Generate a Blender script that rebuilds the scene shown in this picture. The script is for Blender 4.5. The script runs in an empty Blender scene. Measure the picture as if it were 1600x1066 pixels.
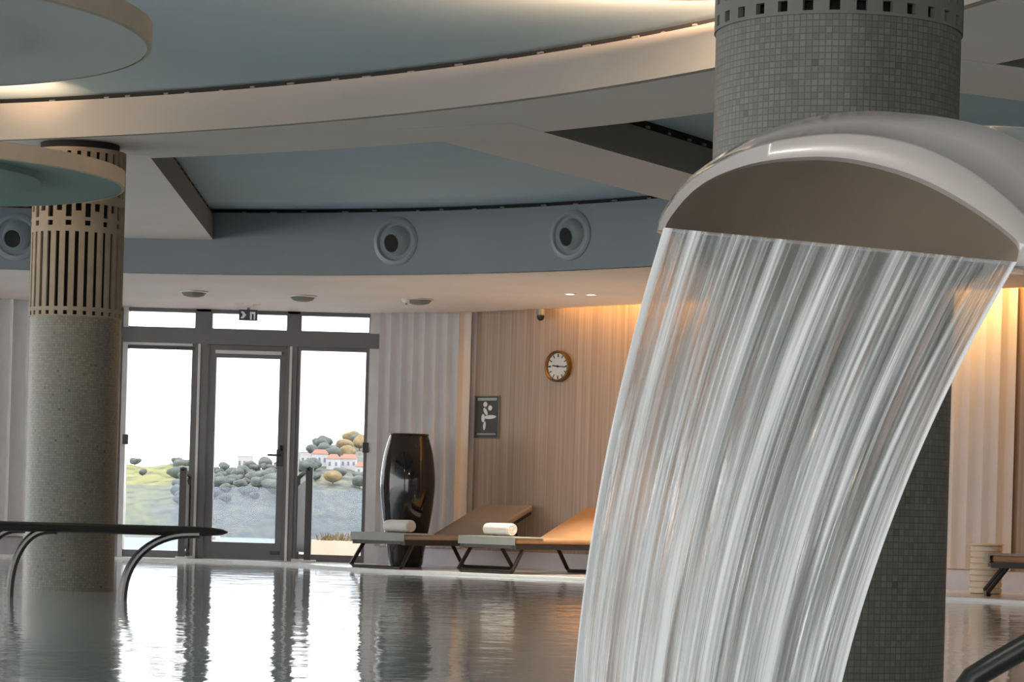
import bpy, bmesh, math, random
from mathutils import Vector, Matrix
from mathutils.geometry import tessellate_polygon

random.seed(7)
PI = math.pi
C = bpy.context.scene.collection
sc = bpy.context.scene

# ------------------------------------------------------------------ camera
FPX, ROLL, EYE = 4200.0, 0.028, 0.60
PX0, PY0 = 800.0, 800.0
cam = bpy.data.cameras.new('camera')
cam_o = bpy.data.objects.new('camera', cam)
C.objects.link(cam_o)
cam.sensor_fit = 'HORIZONTAL'
cam.sensor_width = 36.0
cam.lens = FPX / 1600.0 * 36.0
cam.shift_y = (PY0 - 533.0) / 1600.0
cam.clip_end = 4000
cam_o.matrix_world = (Matrix.Translation((0, 0, EYE)) @ Matrix.Rotation(PI / 2, 4, 'X')
                      @ Matrix.Rotation(ROLL, 4, 'Z'))
sc.camera = cam_o


def P(px, py, Y):
    """a place in the world, measured off the photograph at distance Y"""
    dx, dy = px - PX0, PY0 - py
    c, s = math.cos(ROLL), math.sin(ROLL)
    return Vector(((c * dx - s * dy) / FPX * Y, Y, EYE + (s * dx + c * dy) / FPX * Y))


# ------------------------------------------------------------------ mesh builder
class MB:
    def __init__(self):
        self.v, self.f, self.uv, self.mi = [], [], [], []

    def add(self, vs, fs, uvs=None, mi=0):
        o = len(self.v)
        self.v += [tuple(v) for v in vs]
        for i, f in enumerate(fs):
            self.f.append([o + k for k in f])
            self.uv.append(uvs[i] if uvs else None)
            self.mi.append(mi)
        return self

    def box(self, lo, hi, M=None, mi=0):
        x0, y0, z0 = lo
        x1, y1, z1 = hi
        vs = [Vector(p) for p in ((x0, y0, z0), (x1, y0, z0), (x1, y1, z0), (x0, y1, z0),
                                  (x0, y0, z1), (x1, y0, z1), (x1, y1, z1), (x0, y1, z1))]
        if M:
            vs = [M @ v for v in vs]
        return self.add(vs, [(0, 3, 2, 1), (4, 5, 6, 7), (0, 1, 5, 4), (1, 2, 6, 5), (2, 3, 7, 6), (3, 0, 4, 7)], mi=mi)

    def loft(self, loops, closed=True, cap0=True, cap1=True, uv=None, mi=0):
        n = len(loops[0])
        vs = [p for l in loops for p in l]
        fs, uvs = [], []
        m = n if closed else n - 1
        for i in range(len(loops) - 1):
            for j in range(m):
                k = (j + 1) % n
                fs.append((i * n + j, i * n + k, (i + 1) * n + k, (i + 1) * n + j))
                if uv:
                    j2 = j + 1
                    uvs.append((uv(i, j), uv(i, j2), uv(i + 1, j2), uv(i + 1, j)))
                else:
                    uvs.append(None)
        if closed and cap0:
            fs.append(tuple(range(n - 1, -1, -1))); uvs.append(None)
        if closed and cap1:
            b = (len(loops) - 1) * n
            fs.append(tuple(b + j for j in range(n))); uvs.append(None)
        return self.add(vs, fs, uvs, mi)

    def tube(self, path, r, n=10, sx=1.0, caps=True, mi=0):
        path = [Vector(p) for p in path]
        loops = []
        up = None
        for i, p in enumerate(path):
            a = path[max(i - 1, 0)]
            b = path[min(i + 1, len(path) - 1)]
            t = (b - a).normalized()
            if up is None:
                up = Vector((0, 0, 1)) if abs(t.z) < .9 else Vector((0, 1, 0))
            s = t.cross(up).normalized()
            up = s.cross(t).normalized()
            rr = r[i] if isinstance(r, (list, tuple)) else r
            loops.append([p + s * math.cos(2 * PI * k / n) * rr * sx + up * math.sin(2 * PI * k / n) * rr for k in range(n)])
        return self.loft(loops, cap0=caps, cap1=caps, mi=mi)

    def lathe(self, prof, n=48, M=None, uvr=None, cap0=True, cap1=True, mi=0):
        loops = []
        for r, z in prof:
            l = [Vector((r * math.cos(2 * PI * k / n), r * math.sin(2 * PI * k / n), z)) for k in range(n)]
            if M:
                l = [M @ p for p in l]
            loops.append(l)
        uv = None
        if uvr:
            uv = lambda i, j: (2 * PI * j / n * uvr, prof[i][1])
        return self.loft(loops, cap0=cap0, cap1=cap1, uv=uv, mi=mi)

    def poly(self, pts, z0, z1, mi=0, side_mi=None):
        """prism over a plan outline"""
        n = len(pts)
        tri = tessellate_polygon([[Vector((p[0], p[1], 0)) for p in pts]])
        vs = [(p[0], p[1], z0) for p in pts] + [(p[0], p[1], z1) for p in pts]
        fs = [tuple(t) for t in tri] + [tuple(n + k for k in t) for t in tri]
        self.add(vs, fs, mi=mi)
        return self.add(vs, [(i, (i + 1) % n, n + (i + 1) % n, n + i) for i in range(n)], mi=side_mi if side_mi is not None else mi)

    def build(self, name, mats, parent=None, smooth=False, world=True, angle=35):
        vs = self.v
        if parent is not None and world:
            inv = parent.matrix_basis.inverted()
            p = parent.parent
            if p is not None:
                inv = parent.matrix_basis.inverted() @ p.matrix_basis.inverted()
            vs = [inv @ Vector(v) for v in vs]
        me = bpy.data.meshes.new(name)
        me.from_pydata([tuple(v) for v in vs], [], self.f)
        if any(u is not None for u in self.uv):
            ul = me.uv_layers.new(name='UVMap')
            li = 0
            for f, u in zip(self.f, self.uv):
                for k in range(len(f)):
                    ul.data[li].uv = u[k] if u else (0, 0)
                    li += 1
        for m in (mats if isinstance(mats, (list, tuple)) else [mats]):
            me.materials.append(m)
        for p_, mi in zip(me.polygons, self.mi):
            p_.material_index = mi
        bm = bmesh.new()
        bm.from_mesh(me)
        bmesh.ops.remove_doubles(bm, verts=bm.verts, dist=1e-6)
        bmesh.ops.recalc_face_normals(bm, faces=bm.faces)
        if smooth:
            lim = math.radians(angle)
            for f in bm.faces:
                f.smooth = True
            for e in bm.edges:
                if len(e.link_faces) == 2 and e.calc_face_angle(0) > lim:
                    e.smooth = False
        bm.to_mesh(me)
        bm.free()
        o = bpy.data.objects.new(name, me)
        C.objects.link(o)
        if parent is not None:
            o.parent = parent
        return o


def tag(o, label, cat, group=None, kind=None):
    o['label'] = label
    o['category'] = cat
    if group:
        o['group'] = group
    if kind:
        o['kind'] = kind
    return o


def thing(name, label, cat, loc=(0, 0, 0), rz=0, group=None, kind=None):
    o = bpy.data.objects.new(name, None)
    C.objects.link(o)
    o.empty_display_size = .1
    o.matrix_basis = Matrix.Translation(loc) @ Matrix.Rotation(rz, 4, 'Z')
    return tag(o, label, cat, group, kind)


def struct(name, mb, m, parent=None, smooth=False, angle=35):
    o = mb.build(name, m, parent, smooth, angle=angle)
    if parent is None:
        o['kind'] = 'structure'
    return o


def copy_tree(o, parent=None):
    c = o.copy()
    C.objects.link(c)
    if parent is not None:
        c.parent = parent
    for ch in [x for x in bpy.data.objects if x.parent == o]:
        copy_tree(ch, c)
    return c


def catmull(pts, n):
    pts = [Vector(p) for p in pts]
    q = [2 * pts[0] - pts[1]] + pts + [2 * pts[-1] - pts[-2]]
    dense = []
    for i in range(len(pts) - 1):
        a, b, c, d = q[i:i + 4]
        for k in range(24):
            t = k / 24
            dense.append(.5 * ((2 * b) + (c - a) * t + (2 * a - 5 * b + 4 * c - d) * t * t + (3 * b - a - 3 * c + d) * t ** 3))
    dense.append(pts[-1])
    L = [0]
    for i in range(1, len(dense)):
        L.append(L[-1] + (dense[i] - dense[i - 1]).length)
    out = []
    j = 0
    for k in range(n):
        s = L[-1] * k / (n - 1)
        while j < len(L) - 2 and L[j + 1] < s:
            j += 1
        w = (s - L[j]) / max(L[j + 1] - L[j], 1e-9)
        out.append(dense[j].lerp(dense[j + 1], min(max(w, 0), 1)))
    return out


# ------------------------------------------------------------------ materials
class NT:
    def __init__(self, name):
        self.m = bpy.data.materials.new(name)
        self.m.use_nodes = True
        self.t = self.m.node_tree
        self.n = self.t.nodes
        self.b = self.n['Principled BSDF']
        self.out = self.n['Material Output']

    def node(self, ty, **kw):
        nd = self.n.new(ty)
        for k, v in kw.items():
            setattr(nd, k, v)
        return nd

    def link(self, a, b):
        self.t.links.new(a, b)

    def set(self, nd, **kw):
        for k, v in kw.items():
            nd.inputs[k.replace('_', ' ')].default_value = v
        return nd

    def coord(self, kind='Object', scale=(1, 1, 1)):
        tc = self.node('ShaderNodeTexCoord')
        mp = self.node('ShaderNodeMapping')
        mp.inputs['Scale'].default_value = scale
        self.link(tc.outputs[kind], mp.inputs['Vector'])
        return mp.outputs['Vector']

    def noise(self, vec, scale=5, detail=3, rough=.5):
        nd = self.node('ShaderNodeTexNoise')
        nd.inputs['Scale'].default_value = scale
        nd.inputs['Detail'].default_value = detail
        nd.inputs['Roughness'].default_value = rough
        self.link(vec, nd.inputs['Vector'])
        return nd.outputs['Fac']

    def ramp(self, fac, stops):
        r = self.node('ShaderNodeValToRGB')
        el = r.color_ramp.elements
        while len(el) < len(stops):
            el.new(.5)
        for e, (p, c) in zip(el, stops):
            e.position = p
            e.color = tuple(c) + (1,) if len(c) == 3 else c
        self.link(fac, r.inputs['Fac'])
        return r.outputs['Color']

    def math(self, op, a, b=None):
        m = self.node('ShaderNodeMath', operation=op)
        for i, x in enumerate((a, b)):
            if x is None:
                continue
            if isinstance(x, (int, float)):
                m.inputs[i].default_value = x
            else:
                self.link(x, m.inputs[i])
        return m.outputs[0]

    def bump(self, h, strength=.3, dist=.01):
        b = self.node('ShaderNodeBump')
        b.inputs['Strength'].default_value = strength
        b.inputs['Distance'].default_value = dist
        self.link(h, b.inputs['Height'])
        self.link(b.outputs['Normal'], self.b.inputs['Normal'])
        return b


def plain(name, col, rough=.6, metal=0, var=.06, scale=6, spec=.5, coat=0, bump=0):
    t = NT(name)
    v = t.noise(t.coord(), scale, 4)
    lo = tuple(c * (1 - var) for c in col)
    hi = tuple(min(1, c * (1 + var)) for c in col)
    t.link(t.ramp(v, [(.3, lo), (.7, hi)]), t.b.inputs['Base Color'])
    t.set(t.b, Roughness=rough, Metallic=metal)
    t.b.inputs['Specular IOR Level'].default_value = spec
    t.b.inputs['Coat Weight'].default_value = coat
    if bump:
        t.bump(t.noise(t.coord(), scale * 12, 3), bump, .004)
    return t.m


def glow(name, col, strength):
    t = NT(name)
    t.b.inputs['Base Color'].default_value = (*col, 1)
    t.b.inputs['Emission Color'].default_value = (*col, 1)
    t.b.inputs['Emission Strength'].default_value = strength
    return t.m


def glass(name, tint=(1, 1, 1), refl=.12, milk=0.0, milkc=(.7, .8, .9)):
    t = NT(name)
    tr = t.node('ShaderNodeBsdfTransparent')
    tr.inputs['Color'].default_value = (*tint, 1)
    gl = t.node('ShaderNodeBsdfGlossy')
    gl.inputs['Roughness'].default_value = .02
    lw = t.node('ShaderNodeFresnel')
    lw.inputs['IOR'].default_value = 1.4
    mx = t.node('ShaderNodeMixShader')
    t.link(t.math('MULTIPLY', lw.outputs[0], refl / .04 * .3), mx.inputs[0])
    t.link(tr.outputs[0], mx.inputs[1])
    t.link(gl.outputs[0], mx.inputs[2])
    last = mx
    if milk:
        df = t.node('ShaderNodeBsdfDiffuse')
        df.inputs['Color'].default_value = (*milkc, 1)
        m2 = t.node('ShaderNodeMixShader')
        m2.inputs[0].default_value = milk
        t.link(mx.outputs[0], m2.inputs[1])
        t.link(df.outputs[0], m2.inputs[2])
        last = m2
    t.n.remove(t.b)
    t.link(last.outputs[0], t.out.inputs['Surface'])
    return t.m


def mosaic_mat(name='mosaic_tiles', a=(.118, .109, .088), b=(.176, .162, .132), grout=(.083, .077, .063), size=.015):
    t = NT(name)
    uv = t.coord('UV')
    br = t.node('ShaderNodeTexBrick', offset=0.0)
    t.set(br, Scale=1.0, Mortar_Size=size * .09, Mortar_Smooth=.2, Brick_Width=size, Row_Height=size)
    br.inputs['Color1'].default_value = (*a, 1)
    br.inputs['Color2'].default_value = (*b, 1)
    br.inputs['Mortar'].default_value = (*grout, 1)
    t.link(uv, br.inputs['Vector'])
    # a few odd darker tiles
    sn = t.node('ShaderNodeVectorMath', operation='SNAP')
    sn.inputs[1].default_value = (size, size, size)
    t.link(uv, sn.inputs[0])
    wn = t.node('ShaderNodeTexWhiteNoise', noise_dimensions='2D')
    t.link(sn.outputs[0], wn.inputs['Vector'])
    odd = t.math('GREATER_THAN', wn.outputs['Value'], .985)
    big = t.noise(uv, 3, 2)
    mx = t.node('ShaderNodeMix', data_type='RGBA', blend_type='MULTIPLY')
    t.link(t.math('MULTIPLY', odd, .55), mx.inputs['Factor'])
    t.link(br.outputs['Color'], mx.inputs['A'])
    mx.inputs['B'].default_value = (.25, .27, .26, 1)
    m2 = t.node('ShaderNodeMix', data_type='RGBA', blend_type='MULTIPLY')
    m2.inputs['Factor'].default_value = 1
    t.link(mx.outputs['Result'], m2.inputs['A'])
    t.link(t.ramp(big, [(.3, (.86, .9, .88)), (.7, (1, .98, .95))]), m2.inputs['B'])
    t.link(m2.outputs['Result'], t.b.inputs['Base Color'])
    t.b.inputs['Roughness'].default_value = .42
    bm_ = t.bump(br.outputs['Fac'], .25, .002)
    bm_.invert = True
    return t.m


def wood_mat():
    t = NT('wood_veneer')
    uv = t.coord('UV', (1, 1, 1))
    st = t.coord('UV', (42, .25, 1))
    s1 = t.noise(st, 1, 4, .6)
    s2 = t.noise(t.coord('UV', (110, 1.2, 1)), 1, 3, .6)
    f = t.math('ADD', t.math('MULTIPLY', s1, .72), t.math('MULTIPLY', s2, .28))
    col = t.ramp(f, [(.30, (.27, .19, .14)), (.5, (.39, .29, .22)), (.70, (.52, .40, .31))])
    t.link(col, t.b.inputs['Base Color'])
    t.b.inputs['Roughness'].default_value = .5
    t.bump(f, .15, .003)
    return t.m


def water_mat():
    t = NT('pool_water')
    t.b.inputs['Base Color'].default_value = (.56, .655, .68, 1)
    t.set(t.b, Roughness=.06)
    t.b.inputs['IOR'].default_value = 1.45
    a = t.noise(t.coord('Object', (1.4, 1.0, 1)), 2.2, 3, .5)
    b = t.noise(t.coord('Object', (2.0, 1.2, 1)), 7.5, 2, .5)
    h = t.math('ADD', t.math('MULTIPLY', a, .8), t.math('MULTIPLY', b, .16))
    t.bump(h, .42, .016)
    return t.m


def fall_mat():
    """falling water: clear film with aerated white strands running down it"""
    t = NT('falling_water')
    t.b.inputs['Base Color'].default_value = (.93, .95, .96, 1)
    t.set(t.b, Roughness=.07)
    t.b.inputs['IOR'].default_value = 1.33
    t.b.inputs['Transmission Weight'].default_value = 1
    fine = t.noise(t.coord('UV', (95, 1.6, 1)), 1, 3, .55)
    wide = t.noise(t.coord('UV', (17, .8, 1)), 1, 3, .55)
    tc = t.node('ShaderNodeTexCoord')
    sep = t.node('ShaderNodeSeparateXYZ')
    t.link(tc.outputs['UV'], sep.inputs[0])
    k = t.math('ADD', t.math('MULTIPLY', wide, .66), t.math('MULTIPLY', fine, .34))
    k = t.math('ADD', k, t.math('MULTIPLY', t.math('SUBTRACT', sep.outputs['Y'], .35), .10))
    foam = t.ramp(k, [(.42, (.06, .06, .06)), (.50, (.30, .30, .30)), (.585, (.97, .97, .97))])
    # ropes of white water along both free edges of the sheet
    U, V = sep.outputs['X'], sep.outputs['Y']

    def rope(centre, w):
        d = t.math('ABSOLUTE', t.math('SUBTRACT', U, centre))
        return t.math('MAXIMUM', t.math('SUBTRACT', 1.0, t.math('DIVIDE', d, w)), 0.0)
    e = t.math('MAXIMUM', rope(1.0, .016), rope(0.0, .03))
    c2 = t.math('SUBTRACT', .925, t.math('MULTIPLY', V, .05))
    e2 = t.math('MULTIPLY', rope(c2, .013), t.math('MINIMUM', t.math('MULTIPLY', V, 2.2), 1.0))
    e = t.math('MINIMUM', t.math('MULTIPLY', t.math('MAXIMUM', e, e2), 1.8), 1.0)
    foam = t.math('MAXIMUM', foam, e)
    df = t.node('ShaderNodeBsdfDiffuse')
    df.inputs['Color'].default_value = (.95, .94, .93, 1)
    tl = t.node('ShaderNodeBsdfTranslucent')
    tl.inputs['Color'].default_value = (.95, .94, .93, 1)
    ms = t.node('ShaderNodeMixShader')
    ms.inputs[0].default_value = .25
    t.link(df.outputs[0], ms.inputs[1])
    t.link(tl.outputs[0], ms.inputs[2])
    # clear film: half lensing, half a thin see-through skin with its own shine
    tr = t.node('ShaderNodeBsdfTransparent')
    tr.inputs['Color'].default_value = (.93, .93, .92, 1)
    gl = t.node('ShaderNodeBsdfGlossy')
    gl.inputs['Roughness'].default_value = .10
    lw = t.node('ShaderNodeFresnel')
    lw.inputs['IOR'].default_value = 1.45
    film = t.node('ShaderNodeMixShader')
    t.link(t.math('MINIMUM', t.math('MULTIPLY', lw.outputs[0], 2.0), 1.0), film.inputs[0])
    t.link(tr.outputs[0], film.inputs[1])
    t.link(gl.outputs[0], film.inputs[2])
    clear = t.node('ShaderNodeMixShader')
    clear.inputs[0].default_value = .36
    t.link(t.b.outputs[0], clear.inputs[1])
    t.link(film.outputs[0], clear.inputs[2])
    mx = t.node('ShaderNodeMixShader')
    t.link(foam, mx.inputs[0])
    t.link(clear.outputs[0], mx.inputs[1])
    t.link(ms.outputs[0], mx.inputs[2])
    t.link(mx.outputs[0], t.out.inputs['Surface'])
    bp = t.bump(fine, .5, .005)
    t.link(bp.outputs['Normal'], gl.inputs['Normal'])
    t.link(bp.outputs['Normal'], lw.inputs['Normal'])
    return t.m


def hill_mat():
    t = NT('hill_ground')
    o = t.coord('Object')
    sep = t.node('ShaderNodeSeparateXYZ')
    t.link(o, sep.inputs[0])
    n = t.noise(t.coord('Object', (1, .3, 2)), .13, 5, .6)
    n2 = t.noise(t.coord('Object', (1, .2, 3)), .35, 4, .6)
    grass = t.ramp(n2, [(.36, (.075, .09, .04)), (.47, (.17, .18, .06)), (.60, (.21, .21, .075)), (.70, (.30, .27, .16))])
    scrub = t.ramp(n2, [(.38, (.07, .085, .08)), (.52, (.105, .12, .11)), (.66, (.19, .17, .11))])
    k = t.math('ADD', t.math('MULTIPLY', t.math('ADD', sep.outputs['X'], 99), .09), t.math('MULTIPLY', t.math('SUBTRACT', n, .5), 3.0))
    k = t.math('MINIMUM', t.math('MAXIMUM', k, 0), 1)
    mx = t.node('ShaderNodeMix', data_type='RGBA')
    t.link(k, mx.inputs['Factor'])
    t.link(grass, mx.inputs['A'])
    t.link(scrub, mx.inputs['B'])
    t.link(mx.outputs['Result'], t.b.inputs['Base Color'])
    t.b.inputs['Roughness'].default_value = .9
    return t.m


M = {
    'ceiling': plain('teal_ceiling_paint', (.43, .55, .62), .8, var=.04, scale=.8),
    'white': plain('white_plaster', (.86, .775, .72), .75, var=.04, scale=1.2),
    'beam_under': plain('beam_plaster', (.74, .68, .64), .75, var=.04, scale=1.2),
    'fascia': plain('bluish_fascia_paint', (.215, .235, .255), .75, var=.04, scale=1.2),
    'beam_side': plain('grey_beam_side', (.20, .19, .175), .75, var=.04, scale=1.2),  # beam sides get a darker grey than their undersides
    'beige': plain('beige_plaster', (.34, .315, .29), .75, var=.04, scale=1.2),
    'slot': plain('black_slot', (.008, .008, .008), .8),
    'vane': plain('pale_slot_vane', (.20, .195, .18), .5),
    'floor': plain('deck_stone', (.72, .70, .68), .15, var=.08, scale=4),
    'deck_edge': plain('white_pool_edge', (.80, .80, .79), .4),
    'wall': plain('wall_plaster', (.60, .57, .57), .8),
    'base': plain('baseboard_paint', (.60, .58, .62), .5),
    'alu': plain('grey_aluminium', (.135, .13, .132), .42, .25, spec=.4),
    'alu_light': plain('pale_aluminium', (.52, .50, .49), .4, .3),
    'steel_dark': plain('dark_bronze_metal', (.035, .032, .03), .35, .5),
    'tube': plain('brushed_dark_steel', (.075, .072, .07), .28, .85),
    'curtain': plain('white_pleated_fabric', (.82, .80, .80), .8, var=.03, scale=3),
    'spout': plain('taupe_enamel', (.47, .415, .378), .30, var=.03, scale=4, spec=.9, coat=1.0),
    'mouth': plain('shaded_spout_inside', (.33, .265, .205), .35, var=.05, scale=4),  # darker than the enamel: shade inside the hood is put into the colour
    'capital': plain('sandstone_capital', (.27, .22, .165), .7, var=.10, scale=9),
    'capital_grey': plain('grey_stone_capital', (.165, .155, .13), .7, var=.10, scale=9),
    'void': plain('dark_void', (.012, .011, .010), .9),
    'vase': plain('black_glaze', (.012, .010, .010), .07, var=.3, scale=14, coat=.15),
    'vase_matt': plain('charcoal_vase_base', (.05, .05, .055), .5),
    'cushion_tan': plain('tan_cushion_fabric', (.44, .25, .13), .8, bump=.2),
    'cushion_brown': plain('brown_cushion_fabric', (.31, .25, .205), .8, bump=.2),
    'mat': plain('grey_foot_mat', (.36, .37, .34), .85, bump=.3),
    'frame': plain('lounger_frame_metal', (.03, .027, .027), .4, .4),
    'towel': plain('white_terry', (.78, .76, .73), .95, bump=.5, scale=10),
    'cream': plain('cream_lacquer', (.74, .62, .48), .5),
    'cream_gap': plain('cream_groove', (.36, .27, .19), .7),
    'vent': plain('vent_enamel', (.25, .275, .28), .4),
    'speaker': plain('grey_speaker_mesh', (.20, .195, .18), .7),
    'bronze': plain('bronze_rim', (.20, .12, .05), .35, .7),
    'clock_face': plain('clock_face', (.72, .69, .64), .5),
    'black': plain('black_plastic', (.01, .01, .011), .4),
    'poster_dark': plain('poster_charcoal', (.03, .034, .034), .4),
    'poster_white': plain('poster_white', (.74, .76, .74), .6),
    'poster_green': plain('poster_pale_green', (.34, .42, .32), .6),
    'sign_black': plain('sign_black', (.014, .018, .018), .4),
    'sign_white': plain('sign_white', (.75, .77, .77), .5),
    'disc_under': plain('teal_disc_paint', (.155, .245, .225), .55, var=.05, scale=1),
    'disc_pale': plain('pale_grey_disc', (.56, .55, .52), .6, var=.04, scale=1),  # paler underside colour for the second disc
    'disc_rim': plain('sand_disc_rim', (.58, .47, .36), .65),
    'bulb': glow('warm_lamp', (1, .85, .62), 6),
    'spotlamp': glow('white_lamp', (1, .93, .80), 4),
    'led': glow('amber_led', (1, .55, .16), 4),
    'glass': glass('window_glass', (.86, .865, .87), .02),
    'glass_sheen': glass('balustrade_glass', (.92, .96, 1.0), .06, .20, (.34, .37, .44)),  # milky share stands in for sky reflected in the glass
    'terrace': plain('terrace_stone', (.72, .70, .69), .7),
    'sea': plain('pale_sea', (.24, .29, .34), .5, scale=.1),
    'hill': hill_mat(),
    'leaf': plain('hazed_pine_foliage', (.095, .112, .108), .9, var=.3, scale=.6),  # foliage lightened so that distance haze sits in the colour
    'leaf2': plain('tawny_foliage', (.21, .155, .08), .9, var=.3, scale=.6),
    'bark': plain('bark', (.12, .09, .07), .9),
    'house': plain('white_render', (.46, .455, .455), .8),
    'roof': plain('terracotta_roof', (.32, .14, .105), .8),
    'hpane': plain('bluish_house_window', (.12, .16, .25), .3),
    'mosaic': mosaic_mat(),
    'mosaic_warm': mosaic_mat('mosaic_tiles_olive', (.14, .13, .10), (.21, .195, .152), (.125, .116, .09)),
    'wood': wood_mat(),
    'water': water_mat(),
    'fall': fall_mat(),
}

# ------------------------------------------------------------------ plan of the place
ZC, ZR, ZS = 3.13, 2.864, 2.567     # upper ceiling, beams' underside, low soffit
DECK = .04
RC, RI, RO = Vector((-7.06, 8.1, 0)), 9.69, 10.67      # ring beam
FC, FR = Vector((-3.7, 16.5, 0)), 6.66                 # fascia arc

fa = []
for k in range(0, 61):
    a = math.radians(150 - k * (150 - 44.9) / 60)
    fa.append((FC.x + FR * math.cos(a), FC.y + FR * math.sin(a)))
tail = catmull([(fa[-1][0], fa[-1][1], 0), (2.12, 19.75, 0), (3.05, 17.9, 0), (3.9, 15.8, 0), (4.8, 13, 0), (5.4, 9, 0), (5.6, 5, 0)], 24)
fa += [(p.x, p.y) for p in tail[1:]]

W_L, W_A, W_B, W_C, W_D, W_E = (-9.5, 24.4), (round(P(189, 680, 27.3).x, 3), 27.3), (-1.43, 27.3), (-.40, 26.75), (4.42, 22.53), (8.6, 18.6)
LIP = [(-.42, 26.60), (1.0, 25.17), (4.1, 22.22), (8.3, 18.25)]

# floor, water
edge = catmull([(-12, 20.5, 0), (-8.5, 23.7, 0), (-5.2, 26.2, 0), (-3.4, 26.55, 0), (-2.2, 26.3, 0), (-1.45, 24.75, 0), (0.3, 23.55, 0), (2.4, 21.5, 0),
                (4.3, 19.6, 0), (6.0, 17.4, 0), (7.4, 14, 0)], 50)
ep = [(p.x, p.y) for p in edge]
mb = MB().poly(ep + [(12, 14), (12, 16.5), W_E, W_D, W_C, W_B, W_A, W_L, (-12, 22.6)], -.35, DECK)
floor = struct('floor', mb, M['floor'])
# white nosing along the pool edge
mb = MB()
l0, l1, l2, l3 = [], [], [], []
for i, p in enumerate(edge):
    a, b = edge[max(i - 1, 0)], edge[min(i + 1, len(edge) - 1)]
    t = (b - a).normalized()
    nrm = Vector((t.y, -t.x, 0))
    l0.append(p + nrm * .03 + Vector((0, 0, -.30))); l1.append(p + nrm * .03 + Vector((0, 0, DECK + .004)))
    l2.append(p - nrm * .14 + Vector((0, 0, DECK + .004))); l3.append(p - nrm * .14 + Vector((0, 0, DECK - .02)))
mb.loft([[a, b, c, d] for a, b, c, d in zip(l0, l1, l2, l3)])
struct('trim_1', mb, M['deck_edge'])
mb = MB().poly([(-14, -10), (16, -10), (16, 15.5), (7.9, 14.6), (5.8, 18.2), (2.6, 21.7), (0.4, 23.8), (-1.4, 25.0), (-2.1, 26.55), (-3.4, 26.8), (-5.3, 26.4), (-8.6, 23.9), (-12.1, 20.8), (-14, 19)], -.32, .02)
w = mb.build('pool_water', M['water'])
w['kind'] = 'structure'


def wall_run(name, pts, z0, z1, th, m, uvs=False):
    """a wall along a plan line, thickness outward (away from the pool)"""
    mb = MB()
    d = 0
    for (a, b) in zip(pts[:-1], pts[1:]):
        a, b = Vector((*a, 0)), Vector((*b, 0))
        t = (b - a).normalized()
        n = Vector((-t.y, t.x, 0)) * th
        L = (b - a).length
        vs = [a, b, b + n, a + n]
        vs = [v + Vector((0, 0, z0)) for v in vs] + [v + Vector((0, 0, z1)) for v in vs]
        fs = [(0, 1, 5, 4), (1, 2, 6, 5), (2, 3, 7, 6), (3, 0, 4, 7), (0, 3, 2, 1), (4, 5, 6, 7)]
        u = [((d, z0), (d + L, z0), (d + L, z1), (d, z1))] + [((d, z0), (d + .1, z0), (d + .1, z1), (d, z1))] * 5
        mb.add(vs, fs, u)
        d += L
    return struct(name, mb, m)


wall_run('wall_left', [W_L, W_A], -.35, 3.4, .2, M['wall'])
wall_run('wall_back', [W_B, W_C], -.35, 3.4, .2, M['wall'])
wall_run('wall_right', [W_C, W_D, W_E, (12, 14.5)], -.35, 3.4, .2, M['wood'])
wall_run('wall_side', [(12, 14.5), (14, 8), (14, -8.2)], -.35, 3.4, .2, M['wall'])
wall_run('wall_rear', [(14, -8.2), (3, -8.2)], -.35, 3.4, .2, M['wall'])


def along(a, b, s, off=0.0, z=0.0):
    a, b = Vector((*a, 0)), Vector((*b, 0))
    t = (b - a).normalized()
    n = Vector((t.y, -t.x, 0))          # toward the pool
    return a + t * s + n * off + Vector((0, 0, z))


def baseboard(name, pts):
    mb = MB()
    for a, b in zip(pts[:-1], pts[1:]):
        L = (Vector(a) - Vector(b)).length
        q = [along(a, b, 0, .02), along(a, b, L, .02), along(a, b, L, 0), along(a, b, 0, 0)]
        mb.add([v + Vector((0, 0, DECK)) for v in q] + [v + Vector((0, 0, .21)) for v in q],
               [(0, 1, 5, 4), (1, 2, 6, 5), (2, 3, 7, 6), (3, 0, 4, 7), (0, 3, 2, 1), (4, 5, 6, 7)])
    struct(name, mb, M['base'])


baseboard('baseboard_left', [W_L, W_A])
baseboard('baseboard_back', [W_B, W_C])
baseboard('baseboard_right', [W_C, W_D, W_E])

# ------------------------------------------------------------------ ceilings
mb = MB().box((-17, -8, ZC), (13, 29, ZC + .15))
struct('ceiling', mb, M['ceiling'])
# low soffit between the fascia and the walls
mb = MB().poly(fa + [(8.0, 5), (12, 14), LIP[3], LIP[2], LIP[1], LIP[0], (-1.43, 27.34), (-4.75, 27.34), (-9.5, 24.45), (-13.6, 20.0)], ZS, ZS + .05)
struct('ceiling.001', mb, M['white'])
# closing strip above the cove in front of the wood wall
mb = MB()
for (a, b), (c, d) in zip(zip(LIP[:-1], LIP[1:]), zip([W_C, (1.28, 25.28), W_D], [(1.28, 25.28), W_D, W_E])):
    mb.poly([a, b, d, c], ZS + .30, ZS + .34)
    t = (Vector(b) - Vector(a)).normalized()
    n = Vector((-t.y, t.x)) * .02
    mb.poly([a, b, (b[0] - n.x, b[1] - n.y), (a[0] - n.x, a[1] - n.y)], ZS + .02, ZS + .30)
struct('ceiling.002', mb, M['white'])


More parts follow.
